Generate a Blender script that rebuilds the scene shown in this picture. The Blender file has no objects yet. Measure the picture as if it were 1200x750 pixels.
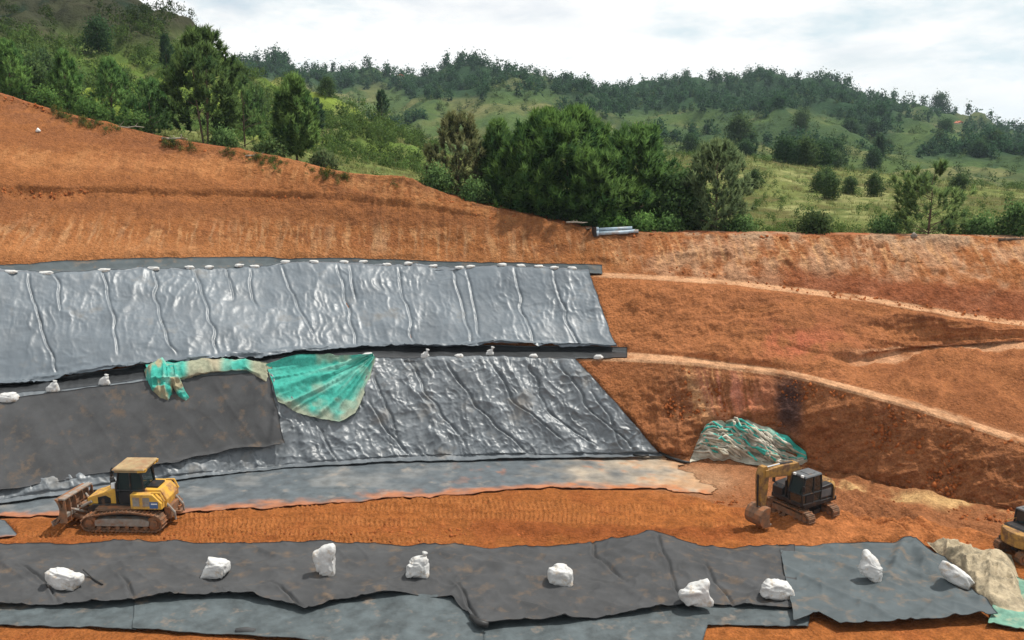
import bpy, math, random
import numpy as np
from mathutils import Matrix, Vector

# ------------------------------------------------------------------ camera, sky, sun, exposure
scene = bpy.context.scene
COL = scene.collection
W0, H0, F = 1200.0, 750.0, 1100.0            # photograph size and focal length in its pixels
CAMZ, PITCH = 18.5, math.radians(11.56)
cam_d = bpy.data.cameras.new('camera'); cam = bpy.data.objects.new('camera', cam_d); COL.objects.link(cam)
cam_d.sensor_width = 36.0; cam_d.lens = 36.0 * F / W0
cam_d.clip_start = 0.5; cam_d.clip_end = 20000
cam.location = (0, 0, CAMZ); cam.rotation_euler = (math.pi / 2 - PITCH, 0, 0)
scene.camera = cam

SUN_EL, SUN_AZ = math.radians(64), math.radians(66)       # azimuth from +Y (north) towards +X
sun_dir = Vector((math.sin(SUN_AZ) * math.cos(SUN_EL), math.cos(SUN_AZ) * math.cos(SUN_EL), math.sin(SUN_EL)))
sl = bpy.data.lights.new('sun', 'SUN'); so = bpy.data.objects.new('sun', sl); COL.objects.link(so)
sl.energy = 5.0; sl.angle = math.radians(1.2); sl.color = (1.0, 0.955, 0.88)
so.rotation_euler = (-sun_dir).to_track_quat('-Z', 'Y').to_euler(); so.location = (60, 20, 120)

world = bpy.data.worlds.new('World'); scene.world = world; world.use_nodes = True
wn, wl = world.node_tree.nodes, world.node_tree.links
wn.clear()
w_out = wn.new('ShaderNodeOutputWorld'); w_bg = wn.new('ShaderNodeBackground'); w_bg.inputs['Strength'].default_value = 0.1
sky = wn.new('ShaderNodeTexSky'); sky.sky_type = 'NISHITA'; sky.sun_disc = False
sky.sun_elevation = SUN_EL; sky.sun_rotation = SUN_AZ; sky.altitude = 1700; sky.dust_density = 1.5
tc = wn.new('ShaderNodeTexCoord'); mp = wn.new('ShaderNodeMapping'); mp.inputs['Scale'].default_value = (1.0, 1.0, 2.6)
mp.inputs['Location'].default_value = (3.1, 0.35, 0.4)
wl.new(tc.outputs['Generated'], mp.inputs['Vector'])
n1 = wn.new('ShaderNodeTexNoise'); n1.inputs['Scale'].default_value = 3.1; n1.inputs['Detail'].default_value = 9; n1.inputs['Roughness'].default_value = 0.55; n1.inputs['Distortion'].default_value = 0.25
wl.new(mp.outputs['Vector'], n1.inputs['Vector'])
r1 = wn.new('ShaderNodeValToRGB'); r1.color_ramp.elements[0].position = 0.31; r1.color_ramp.elements[1].position = 0.47
r1.color_ramp.elements[0].color = (0.42, 0.42, 0.42, 1); r1.color_ramp.elements[1].color = (1, 1, 1, 1)
wl.new(n1.outputs['Fac'], r1.inputs['Fac'])
n2 = wn.new('ShaderNodeTexNoise'); n2.inputs['Scale'].default_value = 4.3; n2.inputs['Detail'].default_value = 8; n2.inputs['Roughness'].default_value = 0.6
mp2 = wn.new('ShaderNodeMapping'); mp2.inputs['Scale'].default_value = (1, 1, 3.0); mp2.inputs['Location'].default_value = (0.7, 5.2, 1.9)
wl.new(tc.outputs['Generated'], mp2.inputs['Vector']); wl.new(mp2.outputs['Vector'], n2.inputs['Vector'])
r2 = wn.new('ShaderNodeValToRGB'); r2.color_ramp.elements[0].position = 0.33; r2.color_ramp.elements[1].position = 0.50
r2.color_ramp.elements[0].color = (0.62, 0.76, 0.82, 1); r2.color_ramp.elements[1].color = (1.0, 1.0, 0.99, 1)
wl.new(n2.outputs['Fac'], r2.inputs['Fac'])
cm = wn.new('ShaderNodeVectorMath'); cm.operation = 'SCALE'; cm.inputs['Scale'].default_value = 10.6
wl.new(r2.outputs['Color'], cm.inputs[0])
mx = wn.new('ShaderNodeMix'); mx.data_type = 'RGBA'
wl.new(r1.outputs['Color'], mx.inputs['Factor']); wl.new(sky.outputs['Color'], mx.inputs['A']); wl.new(cm.outputs['Vector'], mx.inputs['B'])
wl.new(mx.outputs['Result'], w_bg.inputs['Color']); wl.new(w_bg.outputs['Background'], w_out.inputs['Surface'])

scene.view_settings.view_transform = 'Standard'; scene.view_settings.look = 'None'
scene.view_settings.exposure = 0.0; scene.view_settings.gamma = 1.0; scene.view_settings.use_curve_mapping = False
scene.render.engine = 'CYCLES'
scene.cycles.use_denoising = True
scene.cycles.max_bounces = 6; scene.cycles.transparent_max_bounces = 8; scene.cycles.volume_bounces = 0
scene.cycles.caustics_reflective = False; scene.cycles.caustics_refractive = False

# ------------------------------------------------------------------ numeric helpers
random.seed(7); RNG = np.random.default_rng(11)
SP, CP = math.sin(PITCH), math.cos(PITCH)

def srgb(r, g, b):
    def f(c):
        c /= 255.0
        return c / 12.92 if c <= 0.04045 else ((c + 0.055) / 1.055) ** 2.4
    return (f(r), f(g), f(b))

def _hash(ix, iy, seed):
    h = (ix.astype(np.int64) * 374761393 + iy.astype(np.int64) * 668265263 + seed * 974634777) & 0xFFFFFFFF
    h = ((h ^ (h >> 13)) * 1274126177) & 0xFFFFFFFF
    h = ((h ^ (h >> 16)) * 2246822519) & 0xFFFFFFFF
    return ((h ^ (h >> 15)) & 0xFFFFFF) / float(0xFFFFFF)

def vn(x, y, seed=0):
    """smooth noise in -1..1"""
    x = np.asarray(x, float); y = np.asarray(y, float)
    ix = np.floor(x); iy = np.floor(y); fx = x - ix; fy = y - iy
    fx = fx * fx * fx * (fx * (fx * 6 - 15) + 10); fy = fy * fy * fy * (fy * (fy * 6 - 15) + 10)
    a = _hash(ix, iy, seed); b = _hash(ix + 1, iy, seed); c = _hash(ix, iy + 1, seed); d = _hash(ix + 1, iy + 1, seed)
    return 2 * ((a * (1 - fx) + b * fx) * (1 - fy) + (c * (1 - fx) + d * fx) * fy) - 1

def fbm(x, y, o=4, seed=0, g=0.5):
    s = 0; a = 1.0; t = 0
    for i in range(o):
        s = s + a * vn(x * 2 ** i + 17.3 * i, y * 2 ** i - 9.1 * i, seed + i); t += a; a *= g
    return s / t

def ridged(x, y, o=3, seed=0, sharp=1.0, g=0.5):
    s = 0; a = 1.0; t = 0
    for i in range(o):
        s = s + a * (1 - np.abs(vn(x * 2 ** i + 5.7 * i, y * 2 ** i + 3.3 * i, seed + i))) ** sharp; t += a; a *= g
    return s / t

def sstep(e0, e1, x):
    t = np.clip((x - e0) / (e1 - e0), 0, 1); return t * t * (3 - 2 * t)

def ray(px, py):
    a = (np.asarray(px, float) - W0 / 2) / F; b = (np.asarray(py, float) - H0 / 2) / F
    return a, CP - b * SP, -SP - b * CP
def P_z(px, py, z):
    a, ry, rz = ray(px, py); d = (z - CAMZ) / rz
    return np.stack([a * d, ry * d, CAMZ + rz * d], -1)
def P_Y(px, py, Y):
    a, ry, rz = ray(px, py); d = Y / ry
    return np.stack([a * d, Y + 0 * d, CAMZ + rz * d], -1)
def project(p):
    x, y, z = p[..., 0], p[..., 1], p[..., 2] - CAMZ
    d = y * CP - z * SP; h = -(y * SP + z * CP)
    return W0 / 2 + F * x / d, H0 / 2 + F * h / d

def table(pts, q, smooth=0):
    pts = np.array(pts, float)
    v = np.stack([np.interp(q, pts[:, 0], pts[:, k]) for k in range(1, pts.shape[1])], -1)
    return v

# ------------------------------------------------------------------ mesh and object helpers
def link(o, parent=None):
    COL.objects.link(o)
    if parent is not None: o.parent = parent
    return o
def tag(o, label=None, cat=None, group=None, kind=None):
    if label: o['label'] = label
    if cat: o['category'] = cat
    if group: o['group'] = group
    if kind: o['kind'] = kind
    return o
def empty(name, loc=(0, 0, 0), rz=0.0):
    o = bpy.data.objects.new(name, None); o.location = loc; o.rotation_euler = (0, 0, rz); o.empty_display_size = 0.3
    return link(o)
def np_mesh(name, v, faces, mat=None, col=None, smooth=False, nrm=None):
    """faces: integer array n x 3 or n x 4"""
    v = np.asarray(v, np.float32).reshape(-1, 3); faces = np.asarray(faces, np.int32); n, k = faces.shape
    me = bpy.data.meshes.new(name)
    me.vertices.add(len(v)); me.vertices.foreach_set('co', v.ravel())
    me.loops.add(n * k); me.loops.foreach_set('vertex_index', faces.ravel())
    me.polygons.add(n); me.polygons.foreach_set('loop_start', np.arange(0, n * k, k, dtype=np.int32))
    me.polygons.foreach_set('loop_total', np.full(n, k, np.int32))
    if smooth: me.polygons.foreach_set('use_smooth', np.ones(n, bool))
    me.update(calc_edges=True)
    if col is not None:
        ca = me.color_attributes.new('Col', 'FLOAT_COLOR', 'POINT')
        c = np.ones((len(v), 4), np.float32); c[:, :3] = np.asarray(col).reshape(-1, 3); ca.data.foreach_set('color', c.ravel())
    if nrm is not None:
        me.polygons.foreach_set('use_smooth', np.ones(n, bool)); me.normals_split_custom_set_from_vertices(np.asarray(nrm, np.float32).reshape(-1, 3).tolist())
    if mat is not None: me.materials.append(mat)
    return me
def obj(name, me, parent=None, loc=None):
    o = bpy.data.objects.new(name, me)
    if loc is not None: o.location = loc
    return link(o, parent)
def grid_faces(nr, nc):
    i = np.arange(nr * nc).reshape(nr, nc)
    return np.stack([i[:-1, :-1], i[:-1, 1:], i[1:, 1:], i[1:, :-1]], -1).reshape(-1, 4)

class MB:
    """collects shapes into one mesh"""
    def __init__(s): s.v = []; s.f = []; s.M = Matrix.Identity(4)
    def add(s, vs, fs):
        b = len(s.v); s.v += [s.M @ Vector(p) for p in vs]; s.f += [tuple(i + b for i in f) for f in fs]; return s
    def box(s, c, d, rot=None, top=(1, 1), shift=(0, 0)):
        x, y, z = d[0] / 2, d[1] / 2, d[2] / 2
        vs = [Vector((sx * x * (top[0] if sz > 0 else 1) + (shift[0] if sz > 0 else 0), sy * y * (top[1] if sz > 0 else 1) + (shift[1] if sz > 0 else 0), sz * z)) for sz in (-1, 1) for sy in (-1, 1) for sx in (-1, 1)]
        if rot is not None: vs = [rot @ p for p in vs]
        vs = [p + Vector(c) for p in vs]
        return s.add(vs, [(0, 2, 3, 1), (4, 5, 7, 6), (0, 1, 5, 4), (2, 6, 7, 3), (0, 4, 6, 2), (1, 3, 7, 5)])
    def prism(s, poly, y0, y1, bev=0.0):
        """polygon in x,z swept from y0 to y1"""
        n = len(poly)
        if bev:
            cx = sum(p[0] for p in poly) / n; cz = sum(p[1] for p in poly) / n
            sm = [(p[0] + (cx - p[0]) * bev, p[1] + (cz - p[1]) * bev) for p in poly]
            w = min(abs(y1 - y0) * 0.12, 0.06) * (1 if y1 > y0 else -1)
            rings = [(sm, y0), (poly, y0 + w), (poly, y1 - w), (sm, y1)]
        else: rings = [(poly, y0), (poly, y1)]
        vs = [(p[0], y, p[1]) for pl, y in rings for p in pl]; fs = []
        for r in range(len(rings) - 1):
            fs += [(r * n + i, r * n + (i + 1) % n, (r + 1) * n + (i + 1) % n, (r + 1) * n + i) for i in range(n)]
        fs += [tuple(range(n))[::-1], tuple((len(rings) - 1) * n + i for i in range(n))]
        return s.add(vs, fs)
    def tube(s, pts, r, n=8, caps=True):
        pts = [Vector(p) for p in pts]; rr = r if isinstance(r, (list, tuple)) else [r] * len(pts); vs = []
        for i, p in enumerate(pts):
            t = (pts[min(i + 1, len(pts) - 1)] - pts[max(i - 1, 0)])
            t = t.normalized() if t.length > 1e-9 else Vector((0, 0, 1))
            u = t.cross(Vector((0, 0, 1)));  u = Vector((1, 0, 0)) if u.length < 1e-3 else u
            u.normalize(); w = t.cross(u)
            vs += [p + (u * math.cos(2 * math.pi * k / n) + w * math.sin(2 * math.pi * k / n)) * rr[i] for k in range(n)]
        fs = [(i * n + k, i * n + (k + 1) % n, (i + 1) * n + (k + 1) % n, (i + 1) * n + k) for i in range(len(pts) - 1) for k in range(n)]
        if caps: fs += [tuple(range(n))[::-1], tuple((len(pts) - 1) * n + k for k in range(n))]
        return s.add(vs, fs)
    def build(s, name, mat, parent=None, smooth=False, bevel=0.0):
        me = bpy.data.meshes.new(name); me.from_pydata([tuple(p) for p in s.v], [], s.f)
        me.materials.append(mat)
        if smooth: me.polygons.foreach_set('use_smooth', [True] * len(me.polygons))
        me.update(); o = obj(name, me, parent)
        if bevel:
            b = o.modifiers.new('bevel', 'BEVEL'); b.width = bevel; b.segments = 2; b.limit_method = 'ANGLE'; b.angle_limit = math.radians(35)
        return o

# ------------------------------------------------------------------ materials
def material(name, base=None, rough=0.8, spec=0.3, vary=0.0, vscale=3.0, bump=0.0, bscale=20.0, bdist=0.02, attr=False, dirt=None, dirt_amt=0.5, dscale=1.2,
             metal=0.0, trans=0.0, stretch=None, rvary=0.0, fine=0.0, fscale=14.0):
    m = bpy.data.materials.new(name); m.use_nodes = True; nt = m.node_tree; N, L = nt.nodes, nt.links
    bs = N['Principled BSDF']; out = N['Material Output']
    bs.inputs['Roughness'].default_value = rough; bs.inputs['Specular IOR Level'].default_value = spec; bs.inputs['Metallic'].default_value = metal
    tcn = N.new('ShaderNodeTexCoord'); vec = tcn.outputs['Object']
    if stretch:
        mpn = N.new('ShaderNodeMapping'); mpn.inputs['Scale'].default_value = stretch; L.new(vec, mpn.inputs['Vector']); vec = mpn.outputs['Vector']
    if attr:
        at = N.new('ShaderNodeAttribute'); at.attribute_name = 'Col'; col = at.outputs['Color']
    else:
        rgb = N.new('ShaderNodeRGB'); rgb.outputs[0].default_value = (*base, 1); col = rgb.outputs[0]
    def noise(sc, det=5, ro=0.6):
        n = N.new('ShaderNodeTexNoise'); n.inputs['Scale'].default_value = sc; n.inputs['Detail'].default_value = det; n.inputs['Roughness'].default_value = ro
        L.new(vec, n.inputs['Vector']); return n
    if vary:
        n = noise(vscale); mr = N.new('ShaderNodeMapRange'); mr.inputs['From Min'].default_value = 0.3; mr.inputs['From Max'].default_value = 0.7
        mr.inputs['To Min'].default_value = 1 - vary; mr.inputs['To Max'].default_value = 1 + vary
        L.new(n.outputs['Fac'], mr.inputs['Value'])
        vm = N.new('ShaderNodeVectorMath'); vm.operation = 'SCALE'; L.new(col, vm.inputs[0]); L.new(mr.outputs['Result'], vm.inputs['Scale']); col = vm.outputs['Vector']
    if fine:
        n = noise(fscale, 4, 0.7); mr = N.new('ShaderNodeMapRange'); mr.inputs['From Min'].default_value = 0.3; mr.inputs['From Max'].default_value = 0.7
        mr.inputs['To Min'].default_value = 1 - fine; mr.inputs['To Max'].default_value = 1 + fine; L.new(n.outputs['Fac'], mr.inputs['Value'])
        vm = N.new('ShaderNodeVectorMath'); vm.operation = 'SCALE'; L.new(col, vm.inputs[0]); L.new(mr.outputs['Result'], vm.inputs['Scale']); col = vm.outputs['Vector']
    if dirt is not None:
        n = noise(dscale, 7, 0.65); mr = N.new('ShaderNodeMapRange'); mr.inputs['From Min'].default_value = 0.62 - 0.35 * dirt_amt; mr.inputs['From Max'].default_value = 0.80 - 0.35 * dirt_amt
        L.new(n.outputs['Fac'], mr.inputs['Value'])
        mm = N.new('ShaderNodeMix'); mm.data_type = 'RGBA'; L.new(mr.outputs['Result'], mm.inputs['Factor']); L.new(col, mm.inputs['A']); mm.inputs['B'].default_value = (*dirt, 1); col = mm.outputs['Result']
        if rough < 0.6:
            rm = N.new('ShaderNodeMapRange'); rm.inputs['To Min'].default_value = rough; rm.inputs['To Max'].default_value = 0.9
            L.new(mr.outputs['Result'], rm.inputs['Value']); L.new(rm.outputs['Result'], bs.inputs['Roughness'])
    elif rvary:
        n = noise(1.3, 6, 0.6); rm = N.new('ShaderNodeMapRange'); rm.inputs['From Min'].default_value = 0.3; rm.inputs['From Max'].default_value = 0.7
        rm.inputs['To Min'].default_value = rough - rvary; rm.inputs['To Max'].default_value = rough + rvary
        L.new(n.outputs['Fac'], rm.inputs['Value']); L.new(rm.outputs['Result'], bs.inputs['Roughness'])
    L.new(col, bs.inputs['Base Color'])
    if bump:
        n = noise(bscale, 8, 0.6); bp = N.new('ShaderNodeBump'); bp.inputs['Strength'].default_value = bump; bp.inputs['Distance'].default_value = bdist
        L.new(n.outputs['Fac'], bp.inputs['Height']); L.new(bp.outputs['Normal'], bs.inputs['Normal'])
    if trans:
        tr = N.new('ShaderNodeBsdfTranslucent'); L.new(col, tr.inputs['Color']); ms = N.new('ShaderNodeMixShader'); ms.inputs['Fac'].default_value = trans
        L.new(bs.outputs['BSDF'], ms.inputs[1]); L.new(tr.outputs['BSDF'], ms.inputs[2]); L.new(ms.outputs['Shader'], out.inputs['Surface'])
    return m

SOILD = (0.20, 0.075, 0.03)
MAT = dict(
    soil=material('soil', attr=True, rough=1.0, spec=0.03, vary=0.20, vscale=3.0, bump=1.0, bscale=6.0, bdist=0.20, fine=0.32, fscale=9.0),
    clod=material('soil_clod', base=(0.27, 0.085, 0.028), rough=1.0, spec=0.03, vary=0.4, vscale=1.0, bump=0.8, bscale=14),
    grass_soil=material('grass_soil', attr=True, rough=1.0, spec=0.02, vary=0.25, vscale=0.5, bump=0.9, bscale=1.2, bdist=0.6),
    liner=material('black_plastic_liner', base=(0.100, 0.122, 0.142), rough=0.46, spec=0.75, vary=0.22, vscale=0.5, bump=0.15, bscale=6, bdist=0.06, dirt=(0.13, 0.125, 0.115), dirt_amt=0.12, dscale=0.5),
    floor_liner=material('dusty_plastic_liner', attr=True, rough=0.5, spec=0.5, vary=0.3, vscale=1.5, bump=0.5, bscale=6.0, bdist=0.05, dirt=(0.22, 0.19, 0.16), dirt_amt=0.16, dscale=0.8),
    geotextile=material('dark_geotextile', base=(0.056, 0.057, 0.059), rough=0.9, spec=0.15, vary=0.22, vscale=0.9, bump=0.25, bscale=9, dirt=(0.115, 0.085, 0.062), dirt_amt=0.22, dscale=1.3),
    geotextile2=material('grey_geotextile', base=(0.066, 0.080, 0.086), rough=0.8, spec=0.25, vary=0.22, vscale=1.2, bump=0.35, bscale=7, dirt=(0.15, 0.115, 0.085), dirt_amt=0.22, dscale=1.3),
    teal=material('teal_liner', base=(0.056, 0.070, 0.075), rough=0.65, spec=0.4, vary=0.45, vscale=1.3, bump=0.6, bscale=5, bdist=.06, dirt=(0.20, 0.15, 0.11), dirt_amt=0.16, dscale=1.1),
    net=material('shade_net', attr=True, rough=0.85, spec=0.2, vary=0.25, vscale=4, bump=0.6, bscale=18, bdist=0.05, trans=0.15),
    tan=material('tan_cloth', base=(0.34, 0.28, 0.19), rough=0.9, spec=0.1, vary=0.35, vscale=3, bump=0.7, bscale=9, bdist=0.06, dirt=(0.16, 0.14, 0.10), dirt_amt=0.35, dscale=2.0),
    green=material('pale_green_cloth', base=(0.13, 0.255, 0.195), rough=0.85, spec=0.15, vary=0.3, vscale=3, bump=0.5, bscale=10, dirt=(0.32, 0.27, 0.18), dirt_amt=0.3, dscale=1.5),
    sack=material('white_woven_sack', base=(0.50, 0.50, 0.49), rough=0.8, spec=0.25, vary=0.10, vscale=5, bump=0.6, bscale=7, bdist=0.06, dirt=(0.34, 0.24, 0.14), dirt_amt=0.22, dscale=3.0),
    yellow=material('yellow_paint', base=(0.58, 0.33, 0.045), rough=0.42, spec=0.45, vary=0.12, vscale=2, dirt=(0.30, 0.15, 0.065), dirt_amt=0.46, dscale=2.2),
    cyellow=material('worn_yellow_paint', base=(0.30, 0.155, 0.03), rough=0.5, spec=0.4, vary=0.2, vscale=2, dirt=(0.12, 0.06, 0.03), dirt_amt=0.56, dscale=2.4),
    roof=material('dusty_cab_roof', base=(0.30, 0.22, 0.12), rough=0.8, spec=0.2, vary=0.25, vscale=2.5, dirt=(0.26, 0.15, 0.08), dirt_amt=0.5, dscale=2.0),
    black=material('black_steel', base=(0.010, 0.010, 0.011), rough=0.5, spec=0.4, vary=0.3, vscale=3, dirt=(0.14, 0.07, 0.035), dirt_amt=0.22, dscale=3),
    darkroof=material('dark_cab_roof', base=(0.085, 0.092, 0.098), rough=0.5, spec=0.4, vary=0.2, vscale=3, dirt=(0.16, 0.10, 0.07), dirt_amt=0.15, dscale=3),
    steel=material('muddy_steel', base=(0.15, 0.085, 0.05), rough=0.75, spec=0.35, vary=0.4, vscale=4, bump=0.5, bscale=14, dirt=(0.27, 0.105, 0.04), dirt_amt=0.48, dscale=3),
    greysteel=material('grey_steel', base=(0.22, 0.20, 0.175), rough=0.5, spec=0.5, vary=0.25, vscale=4, dirt=(0.22, 0.11, 0.055), dirt_amt=0.4, dscale=3),
    chrome=material('bright_rod', base=(0.6, 0.6, 0.6), rough=0.25, spec=0.5, metal=1.0),
    glass=material('dark_glass', base=(0.012, 0.022, 0.022), rough=0.06, spec=0.6),
    white=material('white_paint', base=(0.7, 0.7, 0.68), rough=0.5, spec=0.4, dirt=(0.4, 0.3, 0.2), dirt_amt=0.2),
    decal=material('blue_decal', base=(0.06, 0.12, 0.26), rough=0.5, spec=0.4, vary=0.2),
    orange=material('orange_lamp', base=(0.7, 0.2, 0.03), rough=0.3, spec=0.5),
    pipe=material('galvanised_pipe', base=(0.28, 0.36, 0.42), rough=0.4, spec=0.5, vary=0.2, dirt=(0.25, 0.15, 0.09), dirt_amt=0.2),
    bark=material('bark', base=(0.10, 0.07, 0.05), rough=0.9, spec=0.1, vary=0.4, vscale=6, bump=0.6, bscale=12),
    deadwood=material('dead_wood', base=(0.30, 0.26, 0.21), rough=0.9, spec=0.1, vary=0.35, vscale=6, bump=0.5, bscale=14),
    leaf=material('foliage', attr=True, rough=0.8, spec=0.06, trans=0.38),
    liner_dark=material('dark_plastic_liner', base=(0.026, 0.028, 0.030), rough=0.42, spec=0.5, vary=0.3, vscale=1.5, bump=0.4, bscale=5, bdist=0.05),
    liner2=material('crumpled_plastic_liner', base=(0.112, 0.127, 0.140), rough=0.43, spec=0.6, vary=0.25, vscale=0.8, bump=0.2, bscale=6.0, bdist=0.06, dirt=(0.17, 0.16, 0.145), dirt_amt=0.16, dscale=0.6),
    rock=material('rock', base=(0.22, 0.19, 0.16), rough=0.9, spec=0.2, vary=0.4, vscale=2, bump=0.7, bscale=5),
    wall=material('house_wall', base=(0.55, 0.45, 0.38), rough=0.85), tile=material('house_roof', base=(0.42, 0.13, 0.07), rough=0.8, vary=0.2), strap=material('black_strap', base=(0.02, 0.02, 0.02), rough=0.5, spec=0.4),
)

# ------------------------------------------------------------------ the pit: break lines of the excavation, near to far
Q = np.arange(-420, 1621, 2.0)
def gsm(a, sig=9):
    k = np.exp(-0.5 * (np.arange(-3 * sig, 3 * sig + 1) / sig) ** 2); k /= k.sum()
    return np.convolve(np.pad(a, 3 * sig, mode='edge'), k, mode='valid')
def bline(pts, mode='z', sig=9):
    t = table(pts, Q); py, v = gsm(t[:, 0], sig), gsm(t[:, 1], sig)
    p = P_z(Q, py, v) if mode == 'z' else P_Y(Q, py, v)
    return p[:, 1:3].copy()                       # (Y, z) per column
def along(A, B, py):
    """point of the straight line A-B, per column, that is seen at height py"""
    b = (py - H0 / 2) / F
    dA, hA = A[:, 0] * CP - (A[:, 1] - CAMZ) * SP, -(A[:, 0] * SP + (A[:, 1] - CAMZ) * CP)
    dB, hB = B[:, 0] * CP - (B[:, 1] - CAMZ) * SP, -(B[:, 0] * SP + (B[:, 1] - CAMZ) * CP)
    t = np.clip((b * dA - hA) / ((hB - hA) - b * (dB - dA)), 0.05, 0.95)
    return A + (B - A) * t[:, None]
near = bline([(-420, 1400, .35), (1620, 1400, .35)])
front = bline([(-420, 770, .35), (1620, 770, .35)])
EDGE = [(-420, 690), (-250, 658), (0, 603), (60, 604), (130, 601), (200, 598), (300, 591), (400, 584), (520, 577), (640, 567), (700, 566), (760, 567), (800, 573), (850, 590), (950, 598), (1050, 608), (1200, 632), (1450, 690), (1620, 730)]
fz = [(-420, .35), (780, .35), (860, .14), (1620, .12)]
e_py = table(EDGE, Q)[:, 0]; e_py = gsm(e_py, 4)
filltop = P_z(Q, e_py + 6, table(fz, Q)[:, 0])[:, 1:3]
filledge = P_z(Q, e_py, 0.0)[:, 1:3]
foot = bline([(-420, 676, 0), (-250, 640, 0), (0, 590, 0), (200, 562, 0), (330, 547, 0), (500, 538, 0), (780, 535, 0), (830, 540, 0), (950, 548, 0), (1050, 575, 0), (1200, 602, 0), (1450, 665, 0), (1620, 705, 0)])
b1f = bline([(-420, 545, 3.2), (-250, 510, 3.6), (0, 464, 4.2), (200, 443, 4.6), (420, 419, 5), (720, 420, 5), (800, 424, 5), (930, 440, 4.8), (1060, 474, 4.2), (1200, 520, 3.0), (1450, 605, 1.2), (1620, 650, .6)])
b1w = gsm(table([(-420, 1.5), (700, 1.5), (850, .7), (1200, .8), (1620, 1.0)], Q)[:, 0])
b1b = b1f + np.stack([b1w, 0 * b1w + 0.06], -1)
b2f = bline([(-420, 336, 10.4), (-250, 330, 10.2), (0, 324, 9.8), (300, 313, 9.5), (500, 315, 9.2), (700, 323, 9.1), (850, 332, 8.8), (1000, 350, 8.2), (1200, 386, 7.0), (1450, 440, 5.5), (1620, 480, 4.8)])
b2w = gsm(table([(-420, 0.9), (700, 0.9), (1000, .9), (1620, 1.0)], Q)[:, 0])
b2b = b2f + np.stack([b2w, 0 * b2w + 0.06], -1)
fk_t = gsm(table([(-420, .30), (900, .28), (1000, .20), (1620, .30)], Q)[:, 0])[:, None]
fk_s = b1b + (b2f - b1b) * fk_t
fk_r = bline([(-420, 440, 5), (900, 440, 5), (960, 437, 5.0), (1040, 424, 5.25), (1120, 415, 5.7), (1200, 410, 6.05), (1450, 425, 5.2), (1620, 480, 4.3)])
wr_ = sstep(960, 1040, Q)[:, None]
fkf = fk_s * (1 - wr_) + fk_r * wr_
fkb = fkf + (b2f - fkf) * 0.06 * (1 - wr_) + np.array([1.5, 0.05]) * wr_
b2f = np.maximum(b2f, fkb + np.array([0.5, 0.6]))
b2b = np.maximum(b2b, b2f + np.array([0.7, 0.05]))
crest = bline([(-420, 0, 75), (-250, 45, 74), (0, 108, 72), (40, 122, 72), (90, 136, 72), (150, 151, 72), (200, 163, 71.5), (280, 176, 71), (340, 188, 70), (400, 204, 69), (450, 209, 68.5), (470, 207, 68.5), (520, 228, 68), (560, 240, 67),
               (620, 252, 66), (680, 266, 65), (740, 273, 64), (950, 276, 62), (1200, 280, 60), (1450, 286, 59), (1620, 290, 58)], 'Y', 6)
mid_py = gsm(table([(-420, 218), (0, 225), (200, 229), (350, 232), (450, 240), (560, 254), (640, 268), (740, 288), (950, 300), (1200, 318), (1620, 360)], Q)[:, 0])
mf = along(b2b, crest, mid_py)
ledge = gsm(table([(-420, 1.0), (480, .9), (620, .0), (1620, .0)], Q)[:, 0])
mb = mf + np.stack([ledge * .12 + 0.02, ledge * .50 + 0.01], -1)
back1 = crest + np.stack([gsm(table([(-420, 2.0), (520, 2.5), (620, 4.5), (760, 3.5), (800, 1.6), (1620, 1.6)], Q)[:, 0]), 0 * Q + 0.05], -1)
back2 = back1 + np.array([6.0, -0.8])
LINES = np.stack([near, front, filltop, filledge, foot, b1f, b1b, fkf, fkb, b2f, b2b, mf, mb, crest, back1, back2])
SEG = [6, 132, 5, 20, 84, 7, 22, 6, 46, 6, 52, 4, 58, 8, 4]
NL = len(LINES)

def yz_at(px):
    """break-line points (NL, ...) for columns px"""
    px = np.asarray(px, float); u = np.clip((px - Q[0]) / 2.0, 0, len(Q) - 1.001); i = u.astype(int); f = (u - i)[..., None]
    return LINES[:, i] * (1 - f) + LINES[:, i + 1] * f
def xyz(px, yz):
    d = yz[..., 0] * CP - (yz[..., 1] - CAMZ) * SP
    return np.stack([(px - W0 / 2) / F * d, yz[..., 0], yz[..., 1]], -1)
def S(px, py):
    """the excavated surface, smooth, at photograph position px, py"""
    px = np.asarray(px, float); py = np.asarray(py, float); sh = px.shape
    px = px.ravel(); py = py.ravel(); L = yz_at(px)
    d = L[..., 0] * CP - (L[..., 1] - CAMZ) * SP; h = -(L[..., 0] * SP + (L[..., 1] - CAMZ) * CP); lp = H0 / 2 + F * h / d
    out = L[-1].copy(); b = (py - H0 / 2) / F
    for k in range(NL - 2, -1, -1):
        m = py >= lp[k + 1] if k else np.ones_like(py, bool)
        m = (py >= lp[k + 1])
        den = (h[k + 1] - h[k]) - b * (d[k + 1] - d[k]); den = np.where(np.abs(den) < 1e-9, 1e-9, den)
        t = np.clip((b * d[k] - h[k]) / den, 0, 1)
        p = L[k] + (L[k + 1] - L[k]) * t[:, None]
        out[m] = p[m]
    return xyz(px, out).reshape(sh + (3,))
def S1(px, py):
    return Vector(S(np.array([px]), np.array([py]))[0])
def normals(px, py, e=1.6):
    a = S(px + e, py) - S(px - e, py); b = S(px, py - e) - S(px, py + e)
    n = np.cross(a, b); n /= np.linalg.norm(n, axis=-1, keepdims=True) + 1e-9
    n[n[..., 2] < 0] *= -1
    return n

def L3(c, t, m): return c + (np.array(t) - c) * np.clip(m, 0, 1)[..., None]
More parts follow.
